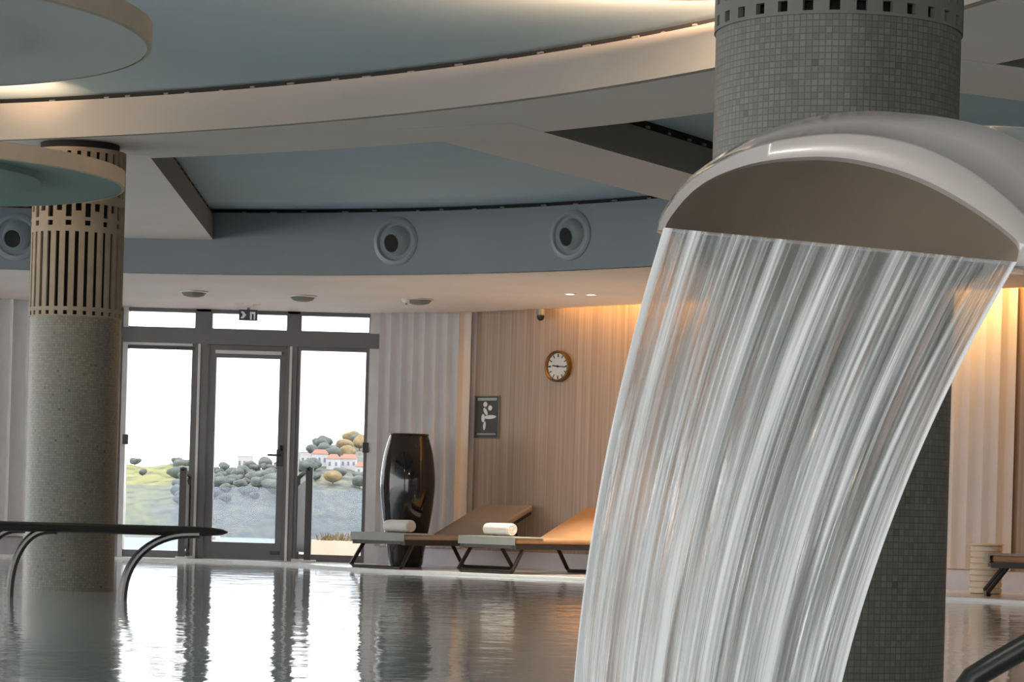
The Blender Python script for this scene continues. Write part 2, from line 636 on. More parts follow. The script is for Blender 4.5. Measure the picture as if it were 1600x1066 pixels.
def curved_face(name, pts, z0, z1, m, depth=.05, side=1, slot=True):
    """upright band along a plan line; a recessed dark air slot runs along its top"""
    mb = MB()
    q = [Vector((*p, 0)) for p in pts]
    L = []
    nn = []
    for i, p in enumerate(q):
        t = (q[min(i + 1, len(q) - 1)] - q[max(i - 1, 0)]).normalized()
        n = Vector((t.y, -t.x, 0)) * side
        nn.append(n)
        p = p + n * .012
        L.append([p + Vector((0, 0, z0)), p + Vector((0, 0, z1)), p - n * depth + Vector((0, 0, z1)), p - n * depth + Vector((0, 0, z0))])
    mb.loft(L)
    o = struct(name, mb, m, smooth=True)
    if slot:
        s = MB()
        s.loft([[p - n * .035 + Vector((0, 0, z1 - .001)), p - n * .035 + Vector((0, 0, ZC)), p - n * .05 + Vector((0, 0, ZC)), p - n * .05 + Vector((0, 0, z1 - .001))] for p, n in zip(q, nn)])
        s.build('slot', M['slot'], o)
        v = MB()
        acc, nxt = 0, .2
        for i in range(len(q) - 1):
            seg = (q[i + 1] - q[i]).length
            while nxt < acc + seg:
                w_ = (nxt - acc) / seg
                c = q[i].lerp(q[i + 1], w_) - nn[i] * .02
                t = (q[i + 1] - q[i]).normalized()
                l = random.uniform(.012, .03)
                zz = z1 + random.uniform(.004, .014)
                v.add([c - t * l + Vector((0, 0, zz)), c + t * l + Vector((0, 0, zz)), c + t * l + Vector((0, 0, zz + .009)), c - t * l + Vector((0, 0, zz + .009)),
                       c - t * l - nn[i] * .012 + Vector((0, 0, zz)), c + t * l - nn[i] * .012 + Vector((0, 0, zz)), c + t * l - nn[i] * .012 + Vector((0, 0, zz + .009)), c - t * l - nn[i] * .012 + Vector((0, 0, zz + .009))],
                      [(0, 1, 2, 3), (7, 6, 5, 4), (0, 4, 5, 1), (3, 2, 6, 7), (0, 3, 7, 4), (1, 5, 6, 2)])
                nxt += random.uniform(.16, .42)
            acc += seg
        v.build('slot_vane', M['vane'], o)
    return o


ZT = ZC - .035
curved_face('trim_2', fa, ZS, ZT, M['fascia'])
# ring beam: beige inner face with slot, white underside
arc_i, arc_o = [], []
for k in range(0, 141):
    a = math.radians(125 - k * 1.25)
    arc_i.append((RC.x + RI * math.cos(a), RC.y + RI * math.sin(a)))
    arc_o.append((RC.x + RO * math.cos(a), RC.y + RO * math.sin(a)))
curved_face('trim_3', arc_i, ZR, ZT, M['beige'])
mb = MB()
mb.loft([[Vector((*a, ZR + .0005)), Vector((*b, ZR + .0005)), Vector((*b, ZR + .06)), Vector((*a, ZR + .06))] for a, b in
         zip([(RC.x + (RI + .05) * math.cos(math.radians(125 - k * 1.25)), RC.y + (RI + .05) * math.sin(math.radians(125 - k * 1.25))) for k in range(141)], arc_o)])
struct('trim_4', mb, M['beam_under'])
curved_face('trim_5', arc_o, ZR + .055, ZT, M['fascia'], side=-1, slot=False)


def radial_beam(name, p, ang, L, wid=.8):
    """p: the right lower edge where it leaves the ring; ang from +Y toward +X"""
    d = Vector((math.sin(ang), math.cos(ang), 0))
    n = Vector((d.y, -d.x, 0))
    p = Vector((*p, 0))
    a, b = p - d * .35, p + d * L
    q = [a, b, b - n * wid, a - n * wid]
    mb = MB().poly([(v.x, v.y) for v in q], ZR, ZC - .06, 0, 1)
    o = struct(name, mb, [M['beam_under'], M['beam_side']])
    s = MB()
    q = [a - n * .03, b - n * .03, b - n * (wid - .03), a - n * (wid - .03)]
    s.poly([(v.x, v.y) for v in q], ZC - .06, ZC)
    s.build('slot', M['slot'], o)
    v = MB()
    for k in range(int(L / .3)):
        c = a + d * (.5 + k * .3 + random.uniform(0, .1)) - n * .012
        mm = Matrix.Translation(c) @ Matrix.Rotation(-ang, 4, 'Z')
        v.box((-.008, -.02, ZC - .05), (.008, .02, ZC - .035), mm)
    v.build('slot_vane', M['vane'], o)


radial_beam('trim_6', (-2.45, 17.9), math.radians(-2), 5.35)
radial_beam('trim_7', (.107, 15.96), math.radians(29.4), 4.2)
radial_beam('trim_8', (2.32, 13.2), math.radians(60), 2.3)
radial_beam('trim_9', (-5.0, 18.55), math.radians(-33), 4.2)

# ------------------------------------------------------------------ window front
YF = 27.3


def zx(px, py, Y=YF):
    p = P(px, py, Y)
    return p.x, p.z


xL = W_A[0] + .004
x1a, x1b = zx(304, 640)[0], zx(324, 640)[0]       # mullion left of the door
x2a, x2b = zx(447, 640)[0], zx(463, 640)[0]       # mullion right of the door
xR0, xR1 = zx(574, 640)[0], zx(590, 640)[0]       # right jamb
zt0, zt1 = zx(388, 545)[1], zx(388, 517)[1]       # transom band
ztop = ZS


def bar(mb, x0, x1, z0, z1, y0=YF - .05, y1=YF + .05):
    mb.box((x0, y0, z0), (x1, y1, z1))


def window(name, x0, x1, z0, z1, fr=.035, sill=False):
    mb = MB()
    bar(mb, x0, x0 + fr, z0, z1); bar(mb, x1 - fr, x1, z0, z1)
    bar(mb, x0 + fr, x1 - fr, z0, z0 + fr * (2 if sill else 1)); bar(mb, x0 + fr, x1 - fr, z1 - fr, z1)
    o = struct(name, mb, M['alu'])
    g = MB().box((x0 + fr, YF - .006, z0 + fr * (2 if sill else 1)), (x1 - fr, YF + .006, z1 - fr))
    g.build('pane', M['glass'], o)
    return o


mb = MB(); bar(mb, xL, xR1, zt0 + .03, zt1, YF - .08, YF + .08)
struct('trim_10', mb, M['alu'])
mb = MB(); bar(mb, x1a, x1b, DECK, zt0 + .03, YF - .07, YF + .07)
mul = struct('trim_11', mb, M['alu'])
mb = MB(); bar(mb, x1a + .03, x1a + .055, DECK, zt0 + .03, YF - .085, YF - .07); mb.build('bead', M['alu_light'], mul)
mb = MB(); bar(mb, x2a, x2b, DECK, zt0 + .03, YF - .07, YF + .07)
mul = struct('trim_12', mb, M['alu'])
mb = MB(); bar(mb, x2a + .03, x2a + .055, DECK, zt0 + .03, YF - .085, YF - .07); mb.build('bead', M['alu_light'], mul)
mb = MB(); bar(mb, xR0 + .01, xR1 + .06, DECK, ztop, YF - .07, YF + .07)
struct('trim_13', mb, M['alu_light'])
mb = MB(); bar(mb, x1a, x1b + .02, zt1, ztop, YF - .06, YF + .06); bar(mb, x2a, x2b + .02, zt1, ztop, YF - .06, YF + .06)
bar(mb, xL, xR1, ztop - .025, ztop, YF - .06, YF + .06)
struct('trim_14', mb, M['alu'])
mb = MB(); bar(mb, xL, xL + .05, DECK, ztop, YF - .07, YF + .07)
struct('trim_15', mb, M['alu_light'])
w1 = window('window_1', xL, x1a, DECK, zt0 + .03, sill=True)
w2 = window('window_2', x2b, xR0 + .01, DECK, zt0 + .03, sill=True)
window('window_3', xL, x1a, zt1, ztop - .025, .012)
window('window_4', x1b + .02, x2a, zt1, ztop - .025, .012)
window('window_5', x2b + .02, xR0 + .01, zt1, ztop - .025, .012)
# rolled blind strip at the head of the left window
mb = MB().box((xL + .05, YF - .075, zt0 + .005), (x1a - .03, YF - .055, zt0 + .03))
mb.build('blind_rail', M['alu_light'], w1)
mb = MB().box((xL + .05, YF - .075, zt0 - .035), (x1a - .01, YF - .05, zt0 - .005))
mb.build('blind_roll', M['steel_dark'], w1)
pz = zx(199, 687)
mb = MB().box((pz[0] - .035, YF - .10, pz[1] - .05), (pz[0] + .02, YF - .05, pz[1] + .05)); mb.build('handle', M['black'], w1)
pz = zx(572, 700)
mb = MB().box((pz[0] - .03, YF - .10, pz[1] - .05), (pz[0] + .03, YF - .05, pz[1] + .05)); mb.build('handle', M['black'], w2)

# door leaf with frame, closer, lever and lock
dx0, dx1 = x1b + .005, x2a - .005
dz1 = zt0 + .028
gx0, gx1 = zx(335, 700)[0], zx(434, 700)[0]
gz0, gz1 = zx(385, 848)[1], zx(385, 560)[1]
mb = MB()
bar(mb, dx0, gx0, DECK + .001, dz1, YF - .04, YF + .04); bar(mb, gx1, dx1, DECK + .001, dz1, YF - .04, YF + .04)
bar(mb, gx0, gx1, DECK + .001, gz0, YF - .04, YF + .04); bar(mb, gx0, gx1, gz1, dz1, YF - .04, YF + .04)
door = struct('door_1', mb, M['alu'])
MB().box((gx0, YF - .006, gz0), (gx1, YF + .006, gz1)).build('pane', M['glass'], door)
hx, hz = zx(438, 712)
mb = MB().box((hx - .035, YF - .055, hz - .11), (hx + .03, YF - .04, hz + .06))
mb.tube([(hx, YF - .05, hz), (hx, YF - .10, hz), (hx - .02, YF - .11, hz), (hx - .12, YF - .11, hz)], .011)
mb.tube([(hx + .01, YF - .055, hz + .05), (hx + .01, YF - .075, hz + .10)], .014)
mb.build('handle', M['black'], door)
hx, hz = zx(430, 864)
MB().box((hx - .05, YF - .06, hz - .02), (hx + .05, YF - .04, hz + .02)).build('lock', M['black'], door)
cx, cz = zx(392, 551)
MB().box((cx - .35, YF - .085, cz - .022), (cx + .32, YF - .04, cz + .012)).build('door_closer', M['alu_light'], door)

# exit sign hung below the soffit, in front of the transom glass
ex, ez = zx(388, 492, 26.9)
sg = thing('exit_sign', 'small black exit sign with white arrow and door pictograms above the glass door', 'sign', (ex, 26.9, ez))
MB().box((ex - .092, 26.88, ez - .058), (ex + .092, 26.91, ez + .05)).build('board', M['sign_black'], sg)
mb = MB()
mb.box((ex - .012, 26.89, ez + .05), (ex + .012, 26.9, ZS + .002))
mb.build('hanger', M['alu'], sg)


def flat(mb, pts, y, th=.003):
    n = len(pts)
    vs = [(p[0], y, p[1]) for p in pts] + [(p[0], y + th, p[1]) for p in pts]
    tri = tessellate_polygon([[Vector((p[0], p[1], 0)) for p in pts]])
    mb.add(vs, [tuple(t) for t in tri] + [tuple(n + k for k in t) for t in tri] + [(i, (i + 1) % n, n + (i + 1) % n, n + i) for i in range(n)])


mb = MB()
y = 26.876
flat(mb, [(ex - .075, ez + .03), (ex - .045, ez + .03), (ex - .018, ez - .004), (ex - .045, ez - .038), (ex - .075, ez - .038), (ex - .052, ez - .004)], y)
flat(mb, [(ex + .02, ez - .05), (ex + .02, ez + .028), (ex + .038, ez + .028), (ex + .038, ez - .05)], y)
flat(mb, [(ex + .038, ez + .028), (ex + .072, ez + .028), (ex + .072, ez - .05), (ex + .056, ez - .05), (ex + .056, ez + .004), (ex + .038, ez + .01)], y)
mb.build('pictogram', M['sign_white'], sg)


# ------------------------------------------------------------------ curtains
def curtain(name, label, a, b, s0, s1, folds, off=.07, z0=.22, z1=ZS + .06):
    pts = []
    N = folds * 24
    for i in range(N + 1):
        ph = (i / 24) % 1
        s = s0 + (s1 - s0) * i / N
        # broad shallow panel with one crisp proud fold per repeat
        d = .030 * (1 - math.cos(2 * PI * ph)) * .5
        rid = math.exp(-((ph - .5) / .06) ** 2) * .10
        pts.append((s + (.02 * math.sin(2 * PI * ph)), off + d + rid))
    mb = MB()
    front = [along(a, b, s, o) for s, o in pts]
    back = [along(a, b, s, o - .006) for s, o in pts]
    rows = 7
    loops = []
    for i in range(len(pts)):
        loops.append([front[i] + Vector((0, 0, z0)), front[i] + Vector((0, 0, z1)), back[i] + Vector((0, 0, z1)), back[i] + Vector((0, 0, z0))])
    mb.loft(loops)
    o = mb.build(name, M['curtain'], None, True, angle=60)
    tag(o, label, 'curtain', 'white pleated curtains along the walls')
    return o


curtain('curtain', 'white pleated curtain behind the tall black vase', W_B, W_C, .10, 1.14, 8)
Ld = (Vector(W_D) - Vector(W_C)).length
curtain('curtain', 'white pleated curtain lit amber from above, behind the waterfall at right', W_C, W_D, 5.30, 6.17, 6, off=.05)
curtain('curtain', 'grey white pleated curtain left of the mosaic column', W_L, W_A, 1.2, 6.15, 28)

# ------------------------------------------------------------------ columns
RCOL = .29


def masked_shell(mb, cx, cy, ro, ri, na, zs, keep):
    nz = len(zs) - 1
    K = [[keep(i, j) for j in range(nz)] for i in range(na)]

    def pt(i, j, r):
        a = 2 * PI * i / na
        return (cx + r * math.cos(a), cy + r * math.sin(a), zs[j])
    for i in range(na):
        for j in range(nz):
            if not K[i][j]:
                continue
            A, B, Cc, D = pt(i, j, ro), pt(i + 1, j, ro), pt(i + 1, j + 1, ro), pt(i, j + 1, ro)
            a, b, c, d = pt(i, j, ri), pt(i + 1, j, ri), pt(i + 1, j + 1, ri), pt(i, j + 1, ri)
            mb.add([A, B, Cc, D], [(0, 1, 2, 3)])
            if not K[i - 1][j]:
                mb.add([A, D, d, a], [(0, 1, 2, 3)])
            if not K[(i + 1) % na][j]:
                mb.add([B, b, c, Cc], [(0, 1, 2, 3)])
            if j == 0 or not K[i][j - 1]:
                mb.add([A, a, b, B], [(0, 1, 2, 3)])
            if j == nz - 1 or not K[i][j + 1]:
                mb.add([D, Cc, c, d], [(0, 1, 2, 3)])


def column(cx, cy, label, ztop, mos, phase, cap='capital'):
    t = thing('column', label, 'column', (cx, cy, -.3), kind='thing')
    MB().lathe([(RCOL, -.3), (RCOL, 1.754)], 96, Matrix.Translation((cx, cy, 0)), uvr=RCOL).build('shaft', mos, t, True)
    MB().lathe([(.258, 1.7), (.258, 2.80)], 64, Matrix.Translation((cx, cy, 0))).build('core', M['void'], t, True)
    rows = [(1.754, 0), (1.762, 1), (1.787, 0), (1.812, 2), (2.285, 0), (2.322, 3), (2.354, 0), (2.376, 4), (2.414, 5), (2.462, 0), (2.52, 2), (2.66, 0), (2.70, 2), (2.79, 0), (2.815, None)]
    zs = [r[0] for r in rows]
    ty = [r[1] for r in rows[:-1]]

    def keep(i, j):
        mod, sub = (i + phase) // 5, (i + phase) % 5
        k = ty[j]
        hole = sub in (1, 2)
        wide = sub in (1, 2, 3)
        if k == 1: return not hole
        if k == 2: return not hole
        if k == 3: return not (wide and mod % 2 == 0)
        if k == 4: return not (wide and mod % 2 == 0)
        if k == 5: return not wide
        return True
    mb = MB()
    masked_shell(mb, cx, cy, RCOL + .004, .279, 150, zs, keep)
    mb.build('capital', M[cap], t, True, angle=20)
    MB().lathe([(.25, 2.80), (.25, ztop)], 48, Matrix.Translation((cx, cy, 0))).build('neck', M['void'], t, True)
    return t


c1 = P(125, 240, 17.15)
column(c1.x, 17.15, 'slender mosaic column with slotted beige capital, standing in the pool before the windows', ZR + .001, M['mosaic_warm'], 1)
c2 = P(1311, 0, 6.40)
column(c2.x, 6.40, 'broad grey mosaic column standing behind the waterfall spout', ZC - .001, M['mosaic'], 3, 'capital_grey')


# ------------------------------------------------------------------ hanging discs
def saucer(cx, cy, z, r, hs, st, label, under='disc_under', group='round lighting discs hung from the ceiling'):
    t = thing('pendant_disc', label, 'ceiling light', (cx, cy, z), group=group)
    T = Matrix.Translation((cx, cy, z))
    MB().lathe([(0.001, .012), (r * .60, .010), (r * .66, .014), (r * .67, .014 + .031 * st), (r * .74, .014 + .031 * st), (r * .95, .002), (r - .015, 0), (r - .015, .06), (.001, .06)], 96, T @ Matrix.Diagonal((1, 1, hs, 1)), cap0=False, cap1=False).build('underside', M[under], t, True)
    MB().lathe([(r - .016, -.004), (r, 0), (r + .004, .085), (r - .03, .092), (r - .03, .055)], 96, T @ Matrix.Diagonal((1, 1, hs, 1)), cap0=False, cap1=False).build('rim', M['disc_rim'], t, True)
    MB().lathe([(.05, z + .058 * hs), (.05, ZC - .002)], 20, Matrix.Translation((cx, cy, 0))).build('stem', M['white'], t, True)
    return t


S1 = (-3.56, 14.9, 2.35, 1.35, 1, 1)
S2 = (-2.78, 10.2, 2.35, 1.35, 1, .05)
S3 = (.62, 11.6, 3.018, 1.0, .56, 0)  # unseen third disc, added to carry and shield a ceiling glow lamp
saucer(*S1, 'round teal disc with sand rim hanging in front of the slender mosaic column')
saucer(*S2, 'round disc with sand rim hanging highest, at the upper left corner', 'disc_pale')
saucer(*S3, 'unseen disc added close to the ceiling above the broad column')

# ------------------------------------------------------------------ air jets on the fascia
def fascia_at(X):
    for a, b in zip(fa[:-1], fa[1:]):
        if (a[0] - X) * (b[0] - X) <= 0:
            w_ = (X - a[0]) / (b[0] - a[0])
            p = Vector((*a, 0)).lerp(Vector((*b, 0)), w_)
            t = (Vector((*b, 0)) - Vector((*a, 0))).normalized()
            return p, Vector((t.y, -t.x, 0))


def orient(p, n):
    z = n.normalized()
    x = Vector((0, 0, 1)).cross(z).normalized()
    y = z.cross(x)
    return Matrix.Translation(p) @ Matrix((x, y, z)).transposed().to_4x4()


for (X, z, lab) in ((-4.33, 2.845, 'round jet vent with dark nozzle at the left edge, beyond the slender column'),
                    (-1.035, 2.845, 'round jet vent with dark nozzle on the fascia above the pleated curtain'),
                    (.418, 2.85, 'round jet vent with dark nozzle on the fascia, nearest the waterfall')):
    p, n = fascia_at(X)
    p = Vector((p.x, p.y, z))
    T = orient(p + n * .001, n)
    t = thing('jet_vent', lab, 'air vent', p, group='round jet vents on the curved fascia')
    MB().lathe([(.205, -.01), (.205, .018), (.19, .03), (.168, .034), (.158, .026), (.150, .01), (.148, -.01)], 56, T, cap0=False, cap1=False).build('flange', M['vent'], t, True)
    # swivelling ball with its nozzle turned down and to the left
    aim = (n + Vector((-.30, 0, -.22))).normalized()
    B = orient(p - n * .045, aim)
    prof = [(.155 * math.sin(a), .155 * math.cos(a) - .03) for a in [math.radians(d) for d in range(88, 31, -6)]]
    prof += [(.084, .105), (.076, .10), (.072, .02)]
    MB().lathe(prof, 48, B, cap0=False, cap1=False).build('ball', M['vent'], t, True)
    MB().lathe([(.0735, .085), (.0735, .095), (.001, .092)], 32, B, cap0=False, cap1=False).build('nozzle', M['void'], t, True)

# ------------------------------------------------------------------ fittings on the soffit
def soffit_at(px, py):
    d = P(px, py, 1.0) - Vector((0, 0, EYE))
    k = (ZS - EYE) / d.z
    return Vector((d.x * k, d.y * k, ZS))


for (px, py, lab) in ((303, 455, 'grey round ceiling speaker on the soffit nearest the slender column'),
                      (473, 462, 'grey round ceiling speaker on the soffit above the right side of the door'),
                      (655, 467, 'grey round ceiling speaker on the soffit above the pleated curtain')):
    p = soffit_at(px, py)
    t = thing('ceiling_speaker', lab, 'speaker', p, group='ceiling speakers over the windows')
    T = Matrix.Translation(p) @ Matrix.Rotation(PI, 4, 'X')
    MB().lathe([(.135, -.002), (.135, .012), (.118, .018), (.112, .012)], 40, T, cap0=False, cap1=False).build('ring', M['alu_light'], t, True)
    MB().lathe([(.113, .004), (.113, .022), (.09, .045), (.05, .055), (.001, .057)], 40, T, cap0=False, cap1=False).build('grille', M['speaker'], t, True)
p = soffit_at(635, 466)
t = thing('smoke_detector', 'tiny white detector on the soffit beside the speaker over the curtain', 'detector', p)
T = Matrix.Translation(p) @ Matrix.Rotation(PI, 4, 'X')
MB().lathe([(.042, -.002), (.045, .02), (.03, .045), (.001, .052)], 24, T, cap0=False, cap1=False).build('body', M['clock_face'], t, True)
MB().lathe([(.012, .05), (.010, .058), (.001, .06)], 12, T, cap0=False, cap1=False).build('lens', M['black'], t, True)


def downlight(px, py, lab, lit, r=.05):
    p = soffit_at(px, py)
    t = thing('downlight', lab, 'ceiling light', p, group='recessed downlights in the soffit')
    T = Matrix.Translation(p) @ Matrix.Rotation(PI, 4, 'X')
    MB().lathe([(r, -.002), (r, .006), (r * .8, .008), (r * .78, .003)], 32, T, cap0=False, cap1=False).build('bezel', M['clock_face'], t, True)
    MB().lathe([(r * .79, .002), (r * .79, .0045), (.001, .0055)], 32, T, cap0=False, cap1=False).build('lamp', M['spotlamp'] if lit else M['sign_white'], t, True)
    return p


d1 = downlight(891, 459, 'lit recessed downlight before the wood wall, left one of the pair', True)
d2 = downlight(924, 460, 'lit recessed downlight before the wood wall, right one beside the waterfall', True)
downlight(374, 474, 'unlit white recessed spot above the exit sign, on its left side', False, .045)
downlight(400, 476, 'unlit white recessed spot above the exit sign, on its right side', False, .045)

# unseen lamps added in the upper ceiling to brighten the waterfall
for X_, Y_ in ((-.2, 3.4), (.7, 3.2), (1.6, 3.1)):
    t = thing('downlight', 'added unseen downlight in the upper ceiling in front of the waterfall', 'ceiling light', (X_, Y_, ZC), group='added downlights before the waterfall')
    T = Matrix.Translation((X_, Y_, ZC)) @ Matrix.Rotation(PI, 4, 'X')
    MB().lathe([(.07, -.002), (.07, .006), (.056, .008), (.055, .003)], 32, T, cap0=False, cap1=False).build('bezel', M['clock_face'], t, True)
    MB().lathe([(.055, .002), (.055, .0045), (.001, .0055)], 32, T, cap0=False, cap1=False).build('lamp', M['spotlamp'], t, True)
    l = bpy.data.lights.new('waterfall_fill', 'SPOT')
    l.energy, l.color, l.spot_size, l.spot_blend, l.shadow_soft_size = 33, (1, .95, .89), math.radians(52), .7, .06
    o = bpy.data.objects.new('waterfall_fill', l)
    C.objects.link(o)
    o.location = (X_, Y_, ZC - .03)
    o.rotation_euler = (Vector((X_ * .25 + .35, 5.0, .75)) - Vector(o.location)).to_track_quat('-Z', 'Y').to_euler()

# security camera at the soffit lip
p = soffit_at(845, 484)
t = thing('security_camera', 'small black dome camera hanging from the soffit above the wood wall', 'camera', p)
T = Matrix.Translation(p) @ Matrix.Rotation(PI, 4, 'X')
MB().lathe([(.038, -.002), (.042, .005), (.042, .05), (.036, .056)], 28, T).build('housing', M['vent'], t, True)
MB().lathe([(.036, .054), (.036, .075), (.028, .095), (.012, .106), (.001, .108)], 28, T, cap0=False, cap1=False).build('dome', M['black'], t, True)

# ------------------------------------------------------------------ wall clock and poster on the wood wall
tw = (Vector((*W_D, 0)) - Vector((*W_C, 0))).normalized()
nw = Vector((tw.y, -tw.x, 0))


def on_wall(px, py, off=.0):
    d = P(px, py, 1.0) - Vector((0, 0, EYE))
    a = Vector((*W_C, 0))
    k = (a.dot(nw)) / (d.x * nw.x + d.y * nw.y)
    return Vector((d.x * k, d.y * k, EYE + d.z * k)) + nw * off


def wall_frame(p):
    z = nw
    y = Vector((0, 0, 1))
    x = y.cross(z)
    return Matrix.Translation(p) @ Matrix((x, y, z)).transposed().to_4x4()


p = on_wall(875, 573)
T = wall_frame(p)
t = thing('wall_clock', 'round wall clock with white face and bronze rim on the wood wall', 'clock', p)
R_ = .152
MB().lathe([(R_, .0), (R_, .055), (R_ - .012, .065), (R_ - .024, .05), (R_ - .024, .0)], 56, T, cap0=False, cap1=False).build('rim', M['bronze'], t, True)
MB().lathe([(R_ - .022, .002), (R_ - .022, .03), (.001, .03)], 56, T, cap0=False, cap1=False).build('face', M['clock_face'], t)
for k in range(12):
    Rk = T @ Matrix.Rotation(2 * PI * k / 12, 4, 'Z')
    mb = MB().box((-.005 if k % 3 else -.008, R_ - .062, .0305), (.005 if k % 3 else .008, R_ - .030, .032), Rk)
    mb.build('hour_mark', M['black'], t)
mb = MB()
mb.box((-.006, -.02, .034), (.006, .070, .036), T @ Matrix.Rotation(math.radians(-278), 4, 'Z'))
mb.build('hour_hand', M['black'], t)
mb = MB()
mb.box((-.0045, -.02, .037), (.0045, .098, .039), T @ Matrix.Rotation(math.radians(-94), 4, 'Z'))
mb.lathe([(.012, .036), (.012, .041), (.001, .042)], 16, T, cap0=False, cap1=False)
mb.build('minute_hand', M['black'], t)

p = on_wall(762, 652, .004)
T = wall_frame(p)
k_ = .0085  # metres per photo pixel across the board
t = thing('notice_board', 'narrow dark notice board with white figures on the wood wall beside the curtain', 'notice', p)
bw, bh = .155, .205
MB().box((-bw, -bh, 0), (bw, bh, .012), T).build('board', M['poster_dark'], t)
fr = MB()
for lo, hi in (((-bw - .008, -bh - .008, 0), (-bw, bh + .008, .018)), ((bw, -bh - .008, 0), (bw + .008, bh + .008, .018)),
               ((-bw, bh, 0), (bw, bh + .008, .018)), ((-bw, -bh - .008, 0), (bw, -bh, .018))):
    fr.box(lo, hi, T)
fr.build('frame', M['speaker'], t)
MB().box((-bw * .8, bh * .80, .012), (bw * .85, bh * .93, .014), T).build('heading', M['poster_green'], t)


def disc2(mb, x, y, r, sx=1, sy=1, rot=0):
    Q = T @ Matrix.Translation((x, y, .0125)) @ Matrix.Rotation(rot, 4, 'Z') @ Matrix.Diagonal((sx, sy, 1, 1))
    mb.lathe([(r, 0), (r, .002)], 20, Q)


mb = MB()
disc2(mb, -.02, .125, .026)
disc2(mb, .045, .090, .026)
disc2(mb, -.015, .055, .022, .9, 1.9, .6)
disc2(mb, -.045, -.010, .024, .9, 1.7)
disc2(mb, .045, -.0, .024, 3.4, .8, .05)
disc2(mb, -.025, -.085, .020, .8, 2.2, -.1)
mb.build('figures', M['poster_white'], t)
MB().box((-bw * .8, -bh * .86, .012), (bw * .8, -bh * .78, .0135), T).build('caption_band', M['vent'], t)


# ------------------------------------------------------------------ vase
vp = P(636, 800, 25.95)
vz = DECK
s_ = 4200 / 25.95
prof_px = [(24, 0), (26, 4), (30, 30), (37, 70), (41.5, 105), (43, 132), (41.5, 155), (38, 178), (32, 200), (30, 206), (28.5, 207), (27, 204), (26, 190)]
prof = [(a / s_, DECK + b / s_) for a, b in prof_px]
vx = vp.x
t = thing('floor_vase', 'tall glossy black vase standing before the pleated curtain', 'vase', (vx, 25.95, DECK))
T = Matrix.Translation((vx, 25.95, 0))
rr = [(p.x, p.z) for p in catmull([(a, 0, b) for a, b in prof[:10]], 40)]
MB().lathe([(.001, DECK + .001)] + rr + prof[10:] + [(.10, DECK + .9), (.001, DECK + .9)], 72, T, cap0=False, cap1=False).build('body', M['vase'], t, True, angle=50)
MB().lathe([(prof[9][0] - .004, prof[9][1] - .006), (prof[9][0] + .006, prof[9][1]), (prof[9][0] + .004, prof[9][1] + .012), (prof[9][0] - .018, prof[9][1] + .012), (prof[9][0] - .022, prof[9][1] - .004)], 72, T, cap0=False, cap1=False).build('lip', M['steel_dark'], t, True)


# ------------------------------------------------------------------ sun loungers
def rounded(x0, x1, y0, y1, z0, z1, mb, M_=None, r=.025):
    """soft-edged slab"""
    def loop(ix, z):
        n = 5
        pts = []
        for cx, cy, a0 in ((x1 - r, y1 - r, 0), (x0 + r, y1 - r, 90), (x0 + r, y0 + r, 180), (x1 - r, y0 + r, 270)):
            for k in range(n):
                a = math.radians(a0 + 90 * k / (n - 1))
                pts.append(Vector((cx + (r - ix) * math.cos(a), cy + (r - ix) * math.sin(a), z)))
        return [M_ @ p for p in pts] if M_ else pts
    h = min(r, (z1 - z0) / 2) * .9
    mb.loft([loop(h * .6, z0), loop(h * .15, z0 + h * .4), loop(0, z0 + h), loop(0, z1 - h), loop(h * .15, z1 - h * .4), loop(h * .6, z1)])


def make_lounger(label, cushion):
    t = thing('sun_lounger', label, 'sun lounger', group='sun loungers along the wood wall')
    L, W = 1.90, .31
    # frame rails
    mb = MB()
    for sy in (-1, 1):
        mb.box((0.0, sy * W - .02, .225), (L * .93, sy * W + .02, .268))
    for x in (.0, .42, .95, L * .93 - .04):
        mb.box((x, -W, .232), (x + .04, W, .262))
    mb.build('frame', M['frame'], t, world=False)
    # two U-shaped splayed legs
    for xa, xb in ((.13, -.02), (1.38, 1.55)):
        mb = MB()
        mb.tube([(xa, -W, .235), (xb, -W - .01, .035), (xb + (.01 if xb < xa else -.01), -W + .02, .014), (xb, 0, .014), (xb + (.01 if xb < xa else -.01), W - .02, .014), (xb, W + .01, .035), (xa, W, .235)], .019, 8)
        mb.build('leg', M['frame'], t, world=False)
    mb = MB(); rounded(0.01, 1.12, -W - .01, W + .01, .268, .325, mb)
    mb.build('seat', cushion, t, world=False)
    tilt = Matrix.Translation((1.12, 0, .27)) @ Matrix.Rotation(-math.radians(23), 4, 'Y')
    mb = MB(); rounded(0, .80, -W - .01, W + .01, .0, .055, mb, tilt)
    b = mb.build('backrest', cushion, t, world=False)
    mb = MB()
    for sy in (-1, 1):
        mb.box((0.02, sy * (W - .03) - .015, -.035), (.78, sy * (W - .03) + .015, -.002), tilt)
        mb.tube([tilt @ Vector((.5, sy * (W - .03), -.02)), (1.70, sy * (W - .03), .25)], .012, 6)
    mb.box((.74, -W + .03, -.035), (.78, W - .03, -.002), tilt)
    mb.build('back_support', M['frame'], t, world=False)
    mb = MB(); rounded(-.02, .40, -W - .022, W + .022, .322, .336, mb, None, .006)
    mb.box((-.026, -W - .022, .262), (-.014, W + .022, .335))
    mb.build('foot_mat', M['mat'], t, world=False)
    return t


def place(o, x, y, rz, z=DECK):
    o.matrix_basis = Matrix.Translation((x, y, z)) @ Matrix.Rotation(rz, 4, 'Z')


def foot_corner(px, py, Y):
    return P(px, py, Y)


l1 = make_lounger('brown sun lounger in front of the tall black vase', M['cushion_brown'])
l2 = make_lounger('tan orange sun lounger next to the waterfall, a rolled towel on its foot', M['cushion_tan'])
l3 = make_lounger('tan sun lounger at the right edge beyond the waterfall', M['cushion_tan'])
A1 = math.radians(50)
f1 = P(553, 860, 25.05)
f2 = P(721, 860, 24.35)
